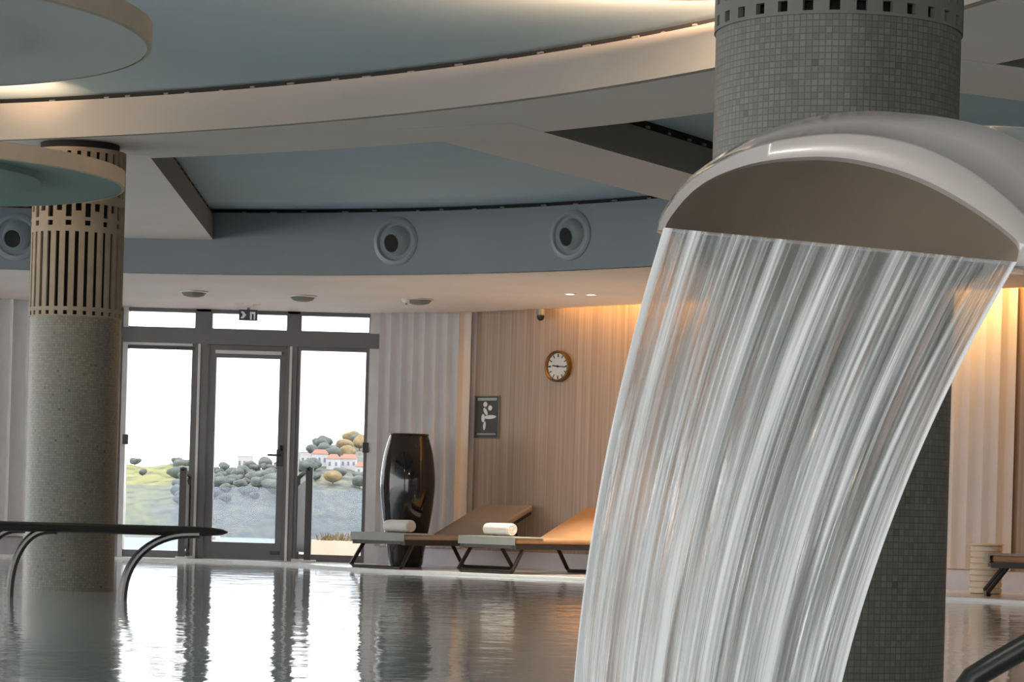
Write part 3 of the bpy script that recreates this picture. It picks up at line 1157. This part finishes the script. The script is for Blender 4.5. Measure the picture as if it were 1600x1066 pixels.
# local foot-left corner is (0, +W): solve for the origin
def from_corner(o, c, ang, yloc=.31):
    off = Matrix.Rotation(ang, 4, 'Z') @ Vector((0, yloc, 0))
    place(o, c.x - off.x, c.y - off.y, ang)


from_corner(l1, f1, A1)
from_corner(l2, f2, A1)
f3 = P(1549, 860, 21.1)
from_corner(l3, f3, math.radians(-8), -.31)


def towel(o, label, x=.24, ln=.30, dy=0):
    t = thing('rolled_towel', label, 'towel', group='rolled white towels on the loungers')
    t.matrix_basis = o.matrix_basis @ Matrix.Translation((x, dy, .3365))
    mb = MB()
    # spiral ribbon swept across the seat, slightly squashed
    pts_o, pts_i = [], []
    turns, n = 3.2, 90
    for k in range(n + 1):
        a = 2 * PI * turns * k / n
        r = .012 + .056 * k / n
        pts_o.append((r * math.cos(a), r * math.sin(a)))
        pts_i.append(((r - .013) * math.cos(a), (r - .013) * math.sin(a)))
    zc = .062
    def ring(y, q):
        return [Vector((x_ * 1.12 * q, y, zc + z_ * .9 * q)) for x_, z_ in pts_o] + [Vector((x_ * 1.12 * q, y, zc + z_ * .9 * q)) for x_, z_ in reversed(pts_i)]
    mb.loft([ring(-ln / 2, .93), ring(-ln / 2 + .02, 1.0), ring(-.03, 1.0), ring(.05, .98), ring(ln / 2 - .02, 1.0), ring(ln / 2, .93)])
    mb.lathe([(.062, -ln / 2 + .006), (.062, ln / 2 - .006)], 24, Matrix.Translation((0, 0, zc)) @ Matrix.Rotation(PI / 2, 4, 'X') @ Matrix.Diagonal((1.08, .86, 1, 1)))
    mb.build('roll', M['towel'], t, True, world=False, angle=50)
    return t


towel(l1, 'rolled white towel on the brown lounger by the vase', .22, .30, -.05)
towel(l2, 'rolled white towel on the tan orange lounger beside the waterfall', .22, .30, .05)

# ribbed side table by the right lounger
tp = P(1541, 880, 21.95)
t = thing('side_table', 'cream ribbed side table beside the lounger at the right edge', 'table', (tp.x, 21.95, DECK))
mb = MB()
pr = []
for k in range(8):
    z = DECK + .002 + k * .049
    pr += [(.118, z), (.130, z + .006), (.130, z + .040), (.118, z + .046)]
MB().lathe(pr, 48, Matrix.Translation((tp.x, 21.95, 0))).build('body', M['cream'], t, True)
MB().lathe([(.136, DECK + .393), (.136, DECK + .405), (.13, DECK + .409)], 48, Matrix.Translation((tp.x, 21.95, 0))).build('tabletop', M['cream'], t, True)


# ------------------------------------------------------------------ hand rails
def rail_left():
    Y = 15.75
    a, b = P(-60, 824, Y), P(355, 832, Y)
    zt = b.z
    t = thing('handrail', 'dark metal handrail on curved legs standing in the pool, at left', 'handrail', (b.x, Y, -.3))
    mb = MB()
    xs = [a.x - .35, a.x, b.x - .22, b.x - .10, b.x - .03, b.x]
    hs = [.030, .030, .030, .026, .018, .006]
    loops = []
    for x, h in zip(xs, hs):
        loops.append([Vector((x, Y + .05 * math.cos(2 * PI * k / 14), zt + h * math.sin(2 * PI * k / 14))) for k in range(14)])
    mb.loft(loops)
    mb.build('top_bar', M['steel_dark'], t, True)

    def leg(foot_px, top_px, dy):
        f = P(foot_px, 955, Y)
        tx = P(top_px, 830, Y).x
        z0 = .0
        w_ = tx - f.x
        pts = [(f.x + .012, Y + dy, -.30), (f.x + .003, Y + dy, -.06)]
        for k in range(15):
            a_ = PI / 2 * k / 14
            pts.append((f.x + w_ * (1 - math.cos(a_)) ** 1.0, Y + dy, z0 + (zt - .018 - z0) * math.sin(a_) ** .82))
        pts.append((tx + .05, Y + dy, zt - .016))
        m = MB().tube(pts, .023, 10)
        m.build('leg', M['tube'], t, True)
    leg(188, 300, .035)
    leg(193, 300, -.035)
    leg(14, 76, .0)
    leg(-38, 24, .03)


rail_left()


def rail_right():
    Y = 4.6
    t = thing('handrail', 'black handrail tube cutting across the lower right corner', 'handrail', (P(1498, 1066, Y).x, Y, -.3))
    b = P(1524, 1056, Y)
    c = P(1600, 1012, Y)
    d = (c - b)
    pts = [Vector((b.x - .045, Y, -.3)), Vector((b.x - .04, Y, b.z - .16)), Vector((b.x - .034, Y, b.z - .07)), Vector((b.x - .022, Y, b.z - .025)), b, b + d * .25, b + d * .6, c, c + d * 1.2, c + d * 2.2]
    e = pts[-1]
    pts += [e + Vector((.08, 0, .02)), e + Vector((.3, .02, .03)), e + Vector((.55, .03, .02)), e + Vector((.62, .03, -.04)), e + Vector((.64, .03, -.14)), Vector((e.x + .645, Y + .03, -.3))]
    pts = catmull(pts, 60)
    MB().tube(pts, 0.0205, 16).build('tube', M['steel_dark'], t, True)
    return t


rail_right()


def grab_rail(px_n, px_f, lab, side):
    n = P(px_n, 873, 26.66)
    ztn = P(px_n, 731, 26.66).z
    f = P(px_f, 868, 27.02)
    ztf = P(px_f, 744, 27.02).z
    t = thing('grab_rail', lab, 'handrail', (n.x, 26.66, DECK), group='grab rails flanking the glass door')
    n0, f0 = Vector((n.x, 26.66, 0)), Vector((f.x, 27.02, 0))
    def post(c, z1, w_, m, nm):
        mb = MB().box((c.x - w_, c.y - .02, DECK), (c.x + w_, c.y + .02, z1))
        mb.build(nm, m, t)
    post(n0, ztn, .034, M['steel_dark'], 'post')
    post(f0, ztf, .018, M['steel_dark'], 'post')
    mb = MB()
    mb.tube([n0 + Vector((0, -.02, ztn - .012)), f0 + Vector((0, .02, ztf - .012))], .022, 8)
    mb.build('top_bar', M['steel_dark'], t)
    q = [n0 + Vector((0, .03, 0)), f0 + Vector((0, -.03, 0))]
    ww = Vector((.005, 0, 0))
    mb = MB().add([q[0] - ww + Vector((0, 0, .14)), q[1] - ww + Vector((0, 0, .14)), q[1] - ww + Vector((0, 0, ztf - .10)), q[0] - ww + Vector((0, 0, ztn - .10)),
                   q[0] + ww + Vector((0, 0, .14)), q[1] + ww + Vector((0, 0, .14)), q[1] + ww + Vector((0, 0, ztf - .10)), q[0] + ww + Vector((0, 0, ztn - .10))],
                  [(0, 1, 2, 3), (7, 6, 5, 4), (0, 4, 5, 1), (1, 5, 6, 2), (2, 6, 7, 3), (3, 7, 4, 0)])
    mb.build('panel', M['alu'], t)
    for c in (n0, f0):
        mb = MB().box((c.x - .055, c.y - .05, DECK), (c.x + .055 + .03 * side, c.y + .05, DECK + .025))
        mb.build('foot_plate', M['alu_light'], t)


grab_rail(283, 293, 'dark upright grab rail on the deck left of the glass door', 0)
grab_rail(480, 464, 'dark upright grab rail on the deck right of the glass door', 1)

# ------------------------------------------------------------------ waterfall spout
YS = 5.0
lipL, lipR = (1040, 357), (1588, 411)
inner_arch = [lipL, (1050, 338), (1085, 298), (1130, 270), (1200, 250), (1290, 244), (1370, 256), (1450, 284), (1530, 331), (1590, 382), lipR]
outer_arch = [(1028, 360), (1036, 335), (1070, 288), (1115, 254), (1180, 222), (1255, 205), (1335, 199), (1410, 209), (1470, 229), (1540, 270), (1610, 335), (1650, 392), (1648, 424)]
NA, NB = 64, 24


def arch_loop(arch, l0, l1, sag=0):
    pts = catmull([(a, b, 0) for a, b in arch], NA)
    lip = [Vector((l1[0], l1[1], 0)).lerp(Vector((l0[0], l0[1], 0)), k / (NB + 1)) + Vector((0, sag * math.sin(PI * k / (NB + 1)), 0)) for k in range(1, NB + 1)]
    return pts + lip


zl = P(1310, 384, YS).z
def to3(loop, dy=0.0, lean=.28):
    out = []
    for p in loop:
        q = P(p.x, p.y, YS)
        out.append(q + Vector((0, dy + (q.z - zl) * lean, 0)))
    return out


Lin = to3(arch_loop(inner_arch, lipL, lipR), .012)
Lout = to3(arch_loop(outer_arch, outer_arch[0], outer_arch[-1]), .018)
Lmid = [a.lerp(b, .10) + Vector((0, -.012, 0)) for a, b in zip(Lin, Lout)]
Lmid2 = [a.lerp(b, .86) + Vector((0, -.022, 0)) for a, b in zip(Lin, Lout)]
Lmid3 = [a.lerp(b, .97) + Vector((0, -.014, 0)) for a, b in zip(Lin, Lout)]
crown = [(1025, 362), (1033, 335), (1066, 288), (1111, 252), (1176, 214), (1248, 188), (1335, 174), (1420, 177), (1500, 188), (1580, 214), (1652, 272), (1700, 350), (1704, 436)]
Lsil = []
for p in arch_loop(crown, crown[0], crown[-1]):
    q = P(p.x, p.y, YS)
    Lsil.append(P(p.x, p.y, YS + .13 + (q.z - zl) * .20))
cin = sum(Lin, Vector()) / len(Lin)
cen = Vector((cin.x, cin.y, 0))


def shrink(loop, k, dy):
    return [Vector((cin.x + (p.x - cin.x) * k, p.y + dy, zl - .16 + (p.z - zl + .16) * k)) for p in loop]


t_sp = thing('waterfall_spout', 'large glossy taupe waterfall spout arching over the pool', 'water spout', (P(1320, 800, 5.4).x + 1.1, 5.5, -.3))
mb = MB()
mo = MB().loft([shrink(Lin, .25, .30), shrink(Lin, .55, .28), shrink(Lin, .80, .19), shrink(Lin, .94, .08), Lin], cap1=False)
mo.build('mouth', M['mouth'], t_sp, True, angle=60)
loops = [Lin, Lmid, Lmid2, Lmid3, Lout, [a.lerp(b, .5) for a, b in zip(Lout, Lsil)], Lsil]
cx0 = sum(p.x for p in Lsil) / len(Lsil)
cy0 = sum(p.y for p in Lsil) / len(Lsil)
steps = [(.03, .08, 0, 6, 1.0, 1.0), (.12, .17, .004, 16, .98, 1.0), (.26, .26, .010, 28, .94, 1.0), (.44, .32, .012, 40, .88, .98),
         (.66, .34, -.005, 52, .78, .94), (.88, .34, -.09, 62, .68, .92)]
zc0 = zl + .05
for dx, dy, dz, rot, ws, hs in steps:
    R = Matrix.Rotation(-math.radians(rot), 3, 'Z')
    l = []
    for p in Lsil:
        zb = zl - .05
        hk = hs + max(dz, 0) / .21
        q = Vector(((p.x - cx0) * ws, p.y - cy0, (p.z - zb) * hk))
        q = R @ q
        l.append(Vector((cx0 + dx + q.x, cy0 + dy + q.y, zb + min(dz, 0) + q.z)))
    loops.append(l)
# the neck turns down into the pool
last = loops[-1]
cl = sum(last, Vector()) / len(last)
for k, (dx, dz, tilt) in enumerate(((.12, -.10, 30), (.18, -.26, 60), (.20, -.48, 85), (.20, -.9, 90), (.20, -1.35, 90))):
    R = Matrix.Rotation(math.radians(tilt), 3, Vector((.47, -.88, 0)).cross(Vector((0, 0, 1))).cross(Vector((0, 0, 1))).normalized())
    ax = Vector((math.cos(math.radians(62)), -math.sin(math.radians(62)), 0))
    R = Matrix.Rotation(-math.radians(tilt), 3, ax)
    l = []
    for p in last:
        q = (p - cl)
        l.append(cl + R @ q + Vector((dx * .9, dx * .3, dz)))
    loops.append(l)
mb.loft(loops, cap0=False, cap1=True)
mb.build('hood', M['spout'], t_sp, True, angle=60)

# ------------------------------------------------------------------ sheet of falling water
NU, NV = 420, 110
strands = []
for k in range(95):
    strands.append((random.random(), random.choice([.003, .005, .008, .014, .022]), random.uniform(.4, 1.0), random.uniform(-.03, .03), random.uniform(0, 6.28), random.uniform(.0, .55)))


def edge_px(u, dy):
    xl = lipL[0] - 3 - (.31 * dy - .000159 * dy * dy) if dy < 970 else lipL[0] - 154
    xr = lipR[0] - (.56 * dy - .000238 * dy * dy) if dy < 1170 else lipR[0] - 329
    # bunch lines a little toward the edges
    return xl + (xr - xl) * u


fr_, bk_ = [], []
DYM = 1010
for j in range(NV + 1):
    v = (j / NV) ** 1.15
    rowf, rowb = [], []
    for i in range(NU + 1):
        u = i / NU
        ly = lipL[1] + (lipR[1] - lipL[1]) * u - 1
        dy = v * DYM
        x = edge_px(u, dy)
        y = ly + dy * (1 - .055 * u)
        Y = YS - .016 - .30 * v ** 1.4 - .035 * math.sin(PI * u) * (0.3 + v)
        p = P(x, y, Y)
        h = 0
        for (u0, w_, a, dr, ph, v0) in strands:
            if v < v0:
                g = max(0, 1 - (v0 - v) / .18)
                if g <= 0:
                    continue
            else:
                g = 1
            uu = u - u0 - dr * v - .004 * math.sin(3 * v + ph)
            if abs(uu) < 3 * w_:
                h += g * a * w_ * math.exp(-(uu / w_) ** 2)
        h *= .34 * (.35 + .65 * min(1, v * 2.2))
        e = math.exp(-(u / .013) ** 2) * .010 + math.exp(-((1 - u) / .013) ** 2) * .010 + math.exp(-((1 - u - .075 - .05 * v) / .009) ** 2) * .008 * min(1, v * 2)
        e *= min(1, .35 + v * 1.5)
        rowf.append(p + Vector((0, -.003 - h - e, 0)))
        rowb.append(p + Vector((0, .003 + h * .6 + e * .8, 0)))
    fr_.append(rowf); bk_.append(rowb)
mb = MB()
n = NU + 1
loops = [f + list(reversed(b)) for f, b in zip(fr_, bk_)]
uvf = lambda i, j: ((j if j <= NU else 2 * NU + 1 - j) / NU * 1.0 + (0 if j <= NU else .0), i / NV)
mb.loft(loops, uv=uvf)
ws = mb.build('water_sheet', M['fall'], None, True, angle=80)
tag(ws, 'broad sheet of white streaked water pouring from the taupe spout', 'waterfall')

# ------------------------------------------------------------------ outside the windows
mb = MB().box((-40, 27.5, -.3), (40, 36, -.04))
struct('floor.001', mb, M['terrace'])
t = thing('glass_balustrade', 'glass balustrade with a painted sky sheen on the terrace outside the windows', 'balustrade', (-3, 32, -.04))
bx = -8.2
while bx < 1.0:
    MB().box((bx + .003, 31.99, .02), (bx + 1.797, 32.01, .80)).build('panel', M['glass_sheen'], t)
    bx += 1.8
MB().box((-8.2, 31.97, -.04), (1.0, 32.03, .02)).build('base_channel', M['alu_light'], t)
pp = P(530, 850, 31)
t = thing('terrace_planter', 'low cream planter box on the terrace behind the right window', 'planter', (pp.x, 31, -.04))
MB().box((pp.x - .32, 30.8, -.04), (pp.x + .32, 31.2, .21)).build('box', M['cream'], t)
mb = MB()
for k in range(60):
    a, r = random.uniform(0, 6.28), random.uniform(.02, .07)
    c = Vector((pp.x + random.uniform(-.27, .27), 31 + random.uniform(-.15, .15), .21))
    mb.tube([c, c + Vector((math.cos(a) * r, math.sin(a) * r, random.uniform(.05, .10)))], [.012, .003], 4)
mb.build('plants', M['leaf2'], t)
pp = P(235, 858, 30)
t = thing('terrace_bench', 'low pale bench on the terrace behind the left window', 'bench', (pp.x, 30, -.04))
mb = MB()
for k in range(4):
    mb.box((pp.x - .75, 29.8 + k * .11, .20), (pp.x + .75, 29.89 + k * .11, .235))
mb.build('seat', M['alu_light'], t)
for sx in (-.65, .65):
    MB().box((pp.x + sx - .04, 29.82, -.04), (pp.x + sx + .04, 30.2, .20)).build('leg', M['alu_light'], t)

mb = MB().box((-900, 60, -9), (700, 1500, -8))
sea = mb.build('sea', M['sea']); sea['kind'] = 'structure'


def ridge(x):
    K = [(-400, 14), (-150, 12.5), (-114, 11.6), (-95, 11.4), (-88, 12), (-80, 11.5), (-72, 13), (-66, 17), (-56, 20), (-47, 20), (-38, 16), (-10, 14), (300, 9)]
    for (a, ha), (b, hb) in zip(K[:-1], K[1:]):
        if a <= x <= b:
            w_ = (x - a) / (b - a)
            w_ = w_ * w_ * (3 - 2 * w_)
            return ha + (hb - ha) * w_
    return 10


def terrain(x, y):
    s = min(max((y - 690) / 140, 0), 1)
    s = s ** .5
    h = -9 + (ridge(x) + 9) * s
    if y > 830:
        h -= (y - 830) * .05
    h += (math.sin(x * .21 + y * .05) + math.sin(x * .47 + 1.3) * .6 + math.sin(y * .12 + x * .09)) * .45 * s
    return h


mb = MB()
NX, NY = 150, 30
vs, fs = [], []
for j in range(NY + 1):
    for i in range(NX + 1):
        x, y = -190 + 230 * i / NX, 690 + 200 * j / NY
        vs.append((x, y, terrain(x, y)))
for j in range(NY):
    for i in range(NX):
        a = j * (NX + 1) + i
        fs.append((a, a + 1, a + NX + 2, a + NX + 1))
mb.add(vs, fs)
hill = mb.build('hill', M['hill'], None, True, angle=80)
hill['kind'] = 'structure'


def crown_mesh(r, seed):
    rnd = random.Random(seed)
    bm = bmesh.new()
    bmesh.ops.create_icosphere(bm, subdivisions=3, radius=r)
    lumps = [(Vector((rnd.uniform(-1, 1), rnd.uniform(-1, 1), rnd.uniform(-.4, 1))).normalized(), rnd.uniform(.15, .4)) for _ in range(9)]
    for v in bm.verts:
        d = v.co.normalized()
        k = 1 + sum(a * max(0, d.dot(l) - .7) / .3 for l, a in lumps) + rnd.uniform(-.06, .06)
        v.co = v.co * k
        v.co.z *= .72
    vs = [v.co.copy() for v in bm.verts]
    fs = [[v.index for v in f.verts] for f in bm.faces]
    bm.free()
    return vs, fs


crowns = [crown_mesh(1, s) for s in range(4)]
tree_spots = []
rnd = random.Random(11)
for k in range(46):
    tree_spots.append((rnd.choice([rnd.uniform(270, 302), rnd.uniform(334, 438), rnd.uniform(334, 438), rnd.uniform(466, 575)]), rnd.uniform(712, 800), rnd.uniform(1.3, 2.4), 0))
for px in list(range(268, 300, 8)) + list(range(336, 436, 7)):
    tree_spots.append((px, rnd.uniform(720, 800), rnd.uniform(1.1, 1.9), 0))
for px, Y, r, kind in ((415, 815, 2.6, 0), (428, 818, 3.2, 0), (434, 812, 3.4, 0), (490, 835, 2.2, 0), (506, 835, 2.3, 0), (520, 838, 2.4, 1), (536, 832, 2.8, 1), (552, 832, 2.8, 1), (565, 826, 2.2, 1),
                       (480, 745, 2.6, 0), (500, 742, 2.8, 0), (521, 745, 2.4, 0), (541, 742, 2.6, 1), (560, 746, 2.6, 1), (210, 830, 1.6, 0), (222, 830, 1.3, 0)):
    tree_spots.append((px, Y, r, kind))
placed = [(P(a, 720, b).x, b, 2.6) for a, b in ((478, 770), (500, 764), (521, 758), (545, 764), (567, 758), (383, 832))]
for k, (px, Y, r, kind) in enumerate(tree_spots):
    for tries in range(60):
        x = P(px, 760, Y).x
        if all(math.hypot(x - a, Y - b) > (r + c) * 1.35 for a, b, c in placed):
            break
        Y = rnd.uniform(715, 850)
    else:
        continue
    placed.append((x, Y, r))
    z = terrain(x, Y)
    lab = 'dark green tree far off on the hillside, paled by painted haze' if kind == 0 else 'tawny tree far off on the headland around the houses'
    r *= .8
    t = thing('pine_tree', lab, 'tree', (x, Y, z - .4), rnd.uniform(0, 6), group='dark hillside trees outside' if kind == 0 else 'tawny headland trees outside')
    vs, fs = crowns[k % 4]
    m = MB().add([v * r + Vector((0, 0, r * 1.25)) for v in vs], fs)
    m.build('crown', M['leaf'] if kind == 0 else M['leaf2'], t, True, world=False, angle=70)
    MB().tube([(0, 0, 0), (0.05, 0, r * .9)], [r * .12, r * .07], 6).build('trunk', M['bark'], t, world=False)

for (px, Y, w_, h_, lab) in ((478, 770, 3.0, 3.4, 'pale flat house on the headland, leftmost of the row'),
                             (500, 764, 4.4, 3.6, 'white house with red roof in the middle of the headland row'),
                             (521, 758, 3.6, 3.2, 'white house with red roof lower on the headland'),
                             (545, 764, 4.6, 3.0, 'white house with red roof below the tawny trees'),
                             (567, 758, 3.8, 2.6, 'white house with red roof at the right end of the headland'),
                             (383, 832, 4.4, 4.6, 'pale grey tower block on the hill seen through the glass door')):
    x = P(px, 720, Y).x
    z = max(terrain(x - w_ / 2, Y - 2), terrain(x + w_ / 2, Y - 2), terrain(x, Y)) - .3
    t = thing('house', lab, 'house', (x, Y, z))
    flatr = 'flat' in lab or 'tower' in lab
    MB().box((x - w_ / 2, Y - 2, z - 2), (x + w_ / 2, Y + 2, z + h_)).build('walls', M['house'], t)
    if flatr:
        MB().box((x - w_ / 2 - .1, Y - 2.1, z + h_), (x + w_ / 2 + .1, Y + 2.1, z + h_ + .25)).build('roof', M['house'], t)
    else:
        a = [Vector((x - w_ / 2 - .2, Y - 2.3, z + h_)), Vector((x + w_ / 2 + .2, Y - 2.3, z + h_)), Vector((x + w_ / 2 + .2, Y + 2.3, z + h_)), Vector((x - w_ / 2 - .2, Y + 2.3, z + h_))]
        rdg = [Vector((x - w_ / 2 + .8, Y, z + h_ + 1.3)), Vector((x + w_ / 2 - .8, Y, z + h_ + 1.3))]
        MB().add(a + rdg, [(0, 1, 5, 4), (1, 2, 5), (2, 3, 4, 5), (3, 0, 4), (3, 2, 1, 0)]).build('roof', M['roof'], t)
    k = max(2, int(w_ / 1.3))
    for q in range(k):
        cx = x - w_ / 2 + w_ * (q + .5) / k
        MB().box((cx - .3, Y - 2.06, z + h_ * .35), (cx + .3, Y - 1.98, z + h_ * .7)).build('window', M['hpane'], t)


# ------------------------------------------------------------------ light
def area(name, loc, size, size_y, energy, col, direction):
    l = bpy.data.lights.new(name, 'AREA')
    l.shape = 'RECTANGLE'
    l.size, l.size_y = size, size_y
    l.energy = energy
    l.color = col
    o = bpy.data.objects.new(name, l)
    C.objects.link(o)
    o.location = loc
    o.rotation_euler = Vector(direction).to_track_quat('-Z', 'Y').to_euler()
    return o


def point(name, loc, energy, col, r=.08):
    l = bpy.data.lights.new(name, 'POINT')
    l.energy, l.color, l.shadow_soft_size = energy, col, r
    o = bpy.data.objects.new(name, l)
    C.objects.link(o)
    o.location = loc
    return o


AMB = (1, .52, .14)
# cove strips above the soffit lip
for a, b, e in ((LIP[0], LIP[1], 3), (LIP[1], LIP[2], 34), (LIP[2], LIP[3], 12)):
    a_, b_ = Vector((*a, 0)), Vector((*b, 0))
    if a == LIP[0]:
        a_ = a_.lerp(b_, .5)
    mid = (a_ + b_) / 2
    tt = (b_ - a_).normalized()
    nn_ = Vector((-tt.y, tt.x, 0))
    l = bpy.data.lights.new('cove_light', 'AREA')
    l.shape = 'RECTANGLE'
    l.size, l.size_y = (b_ - a_).length, .04
    l.energy, l.color = e, AMB
    o = bpy.data.objects.new('cove_light', l)
    C.objects.link(o)
    zz = -(nn_ * .55 + Vector((0, 0, -.75))).normalized()
    xx = tt
    yy = zz.cross(xx)
    o.matrix_world = Matrix.Translation(mid + nn_ * .04 + Vector((0, 0, ZS + .2))) @ Matrix((xx, yy, zz)).transposed().to_4x4()
# warm uplights lying on the discs
point('disc_light', (S1[0] + .05, S1[1] + 1.02, 3.0), 9, (1, .58, .24))
l = bpy.data.lights.new('disc_spot', 'SPOT')
l.energy, l.color, l.spot_size, l.spot_blend, l.shadow_soft_size = 105, (1, .60, .33), math.radians(62), 1, .05
o = bpy.data.objects.new('disc_spot', l)
C.objects.link(o)
o.location = (S1[0] + .38, S1[1] + .98, S1[2] + .14)
o.rotation_euler = Vector((.0, .72, .9)).to_track_quat('-Z', 'Y').to_euler()
point('disc_light', (S2[0], S2[1] + .2, S2[2] + .40), 4, (1, .78, .52))
point('disc_light', (.62, 12.38, 3.062), 760, (1, .61, .36), .012)
for d in (d1, d2):
    l = bpy.data.lights.new('spot_light', 'SPOT')
    l.energy, l.color, l.spot_size, l.spot_blend, l.shadow_soft_size = 150, (1, .85, .66), math.radians(75), .8, .03
    o = bpy.data.objects.new('spot_light', l)
    C.objects.link(o)
    o.location = d - Vector((0, 0, .03))

wd = bpy.data.worlds.new('sky')
sc.world = wd
wd.use_nodes = True
bg = wd.node_tree.nodes['Background']
bg.inputs['Color'].default_value = (1.0, .985, .97, 1)
bg.inputs['Strength'].default_value = 2.7

# ------------------------------------------------------------------ view
sc.view_settings.view_transform = 'Standard'
sc.view_settings.look = 'None'
sc.view_settings.gamma = 1
sc.view_settings.use_curve_mapping = False
sc.view_settings.exposure = 0.75
sc.cycles.max_bounces = 10
sc.cycles.diffuse_bounces = 4
sc.cycles.glossy_bounces = 5
sc.cycles.transmission_bounces = 8
sc.cycles.transparent_max_bounces = 12
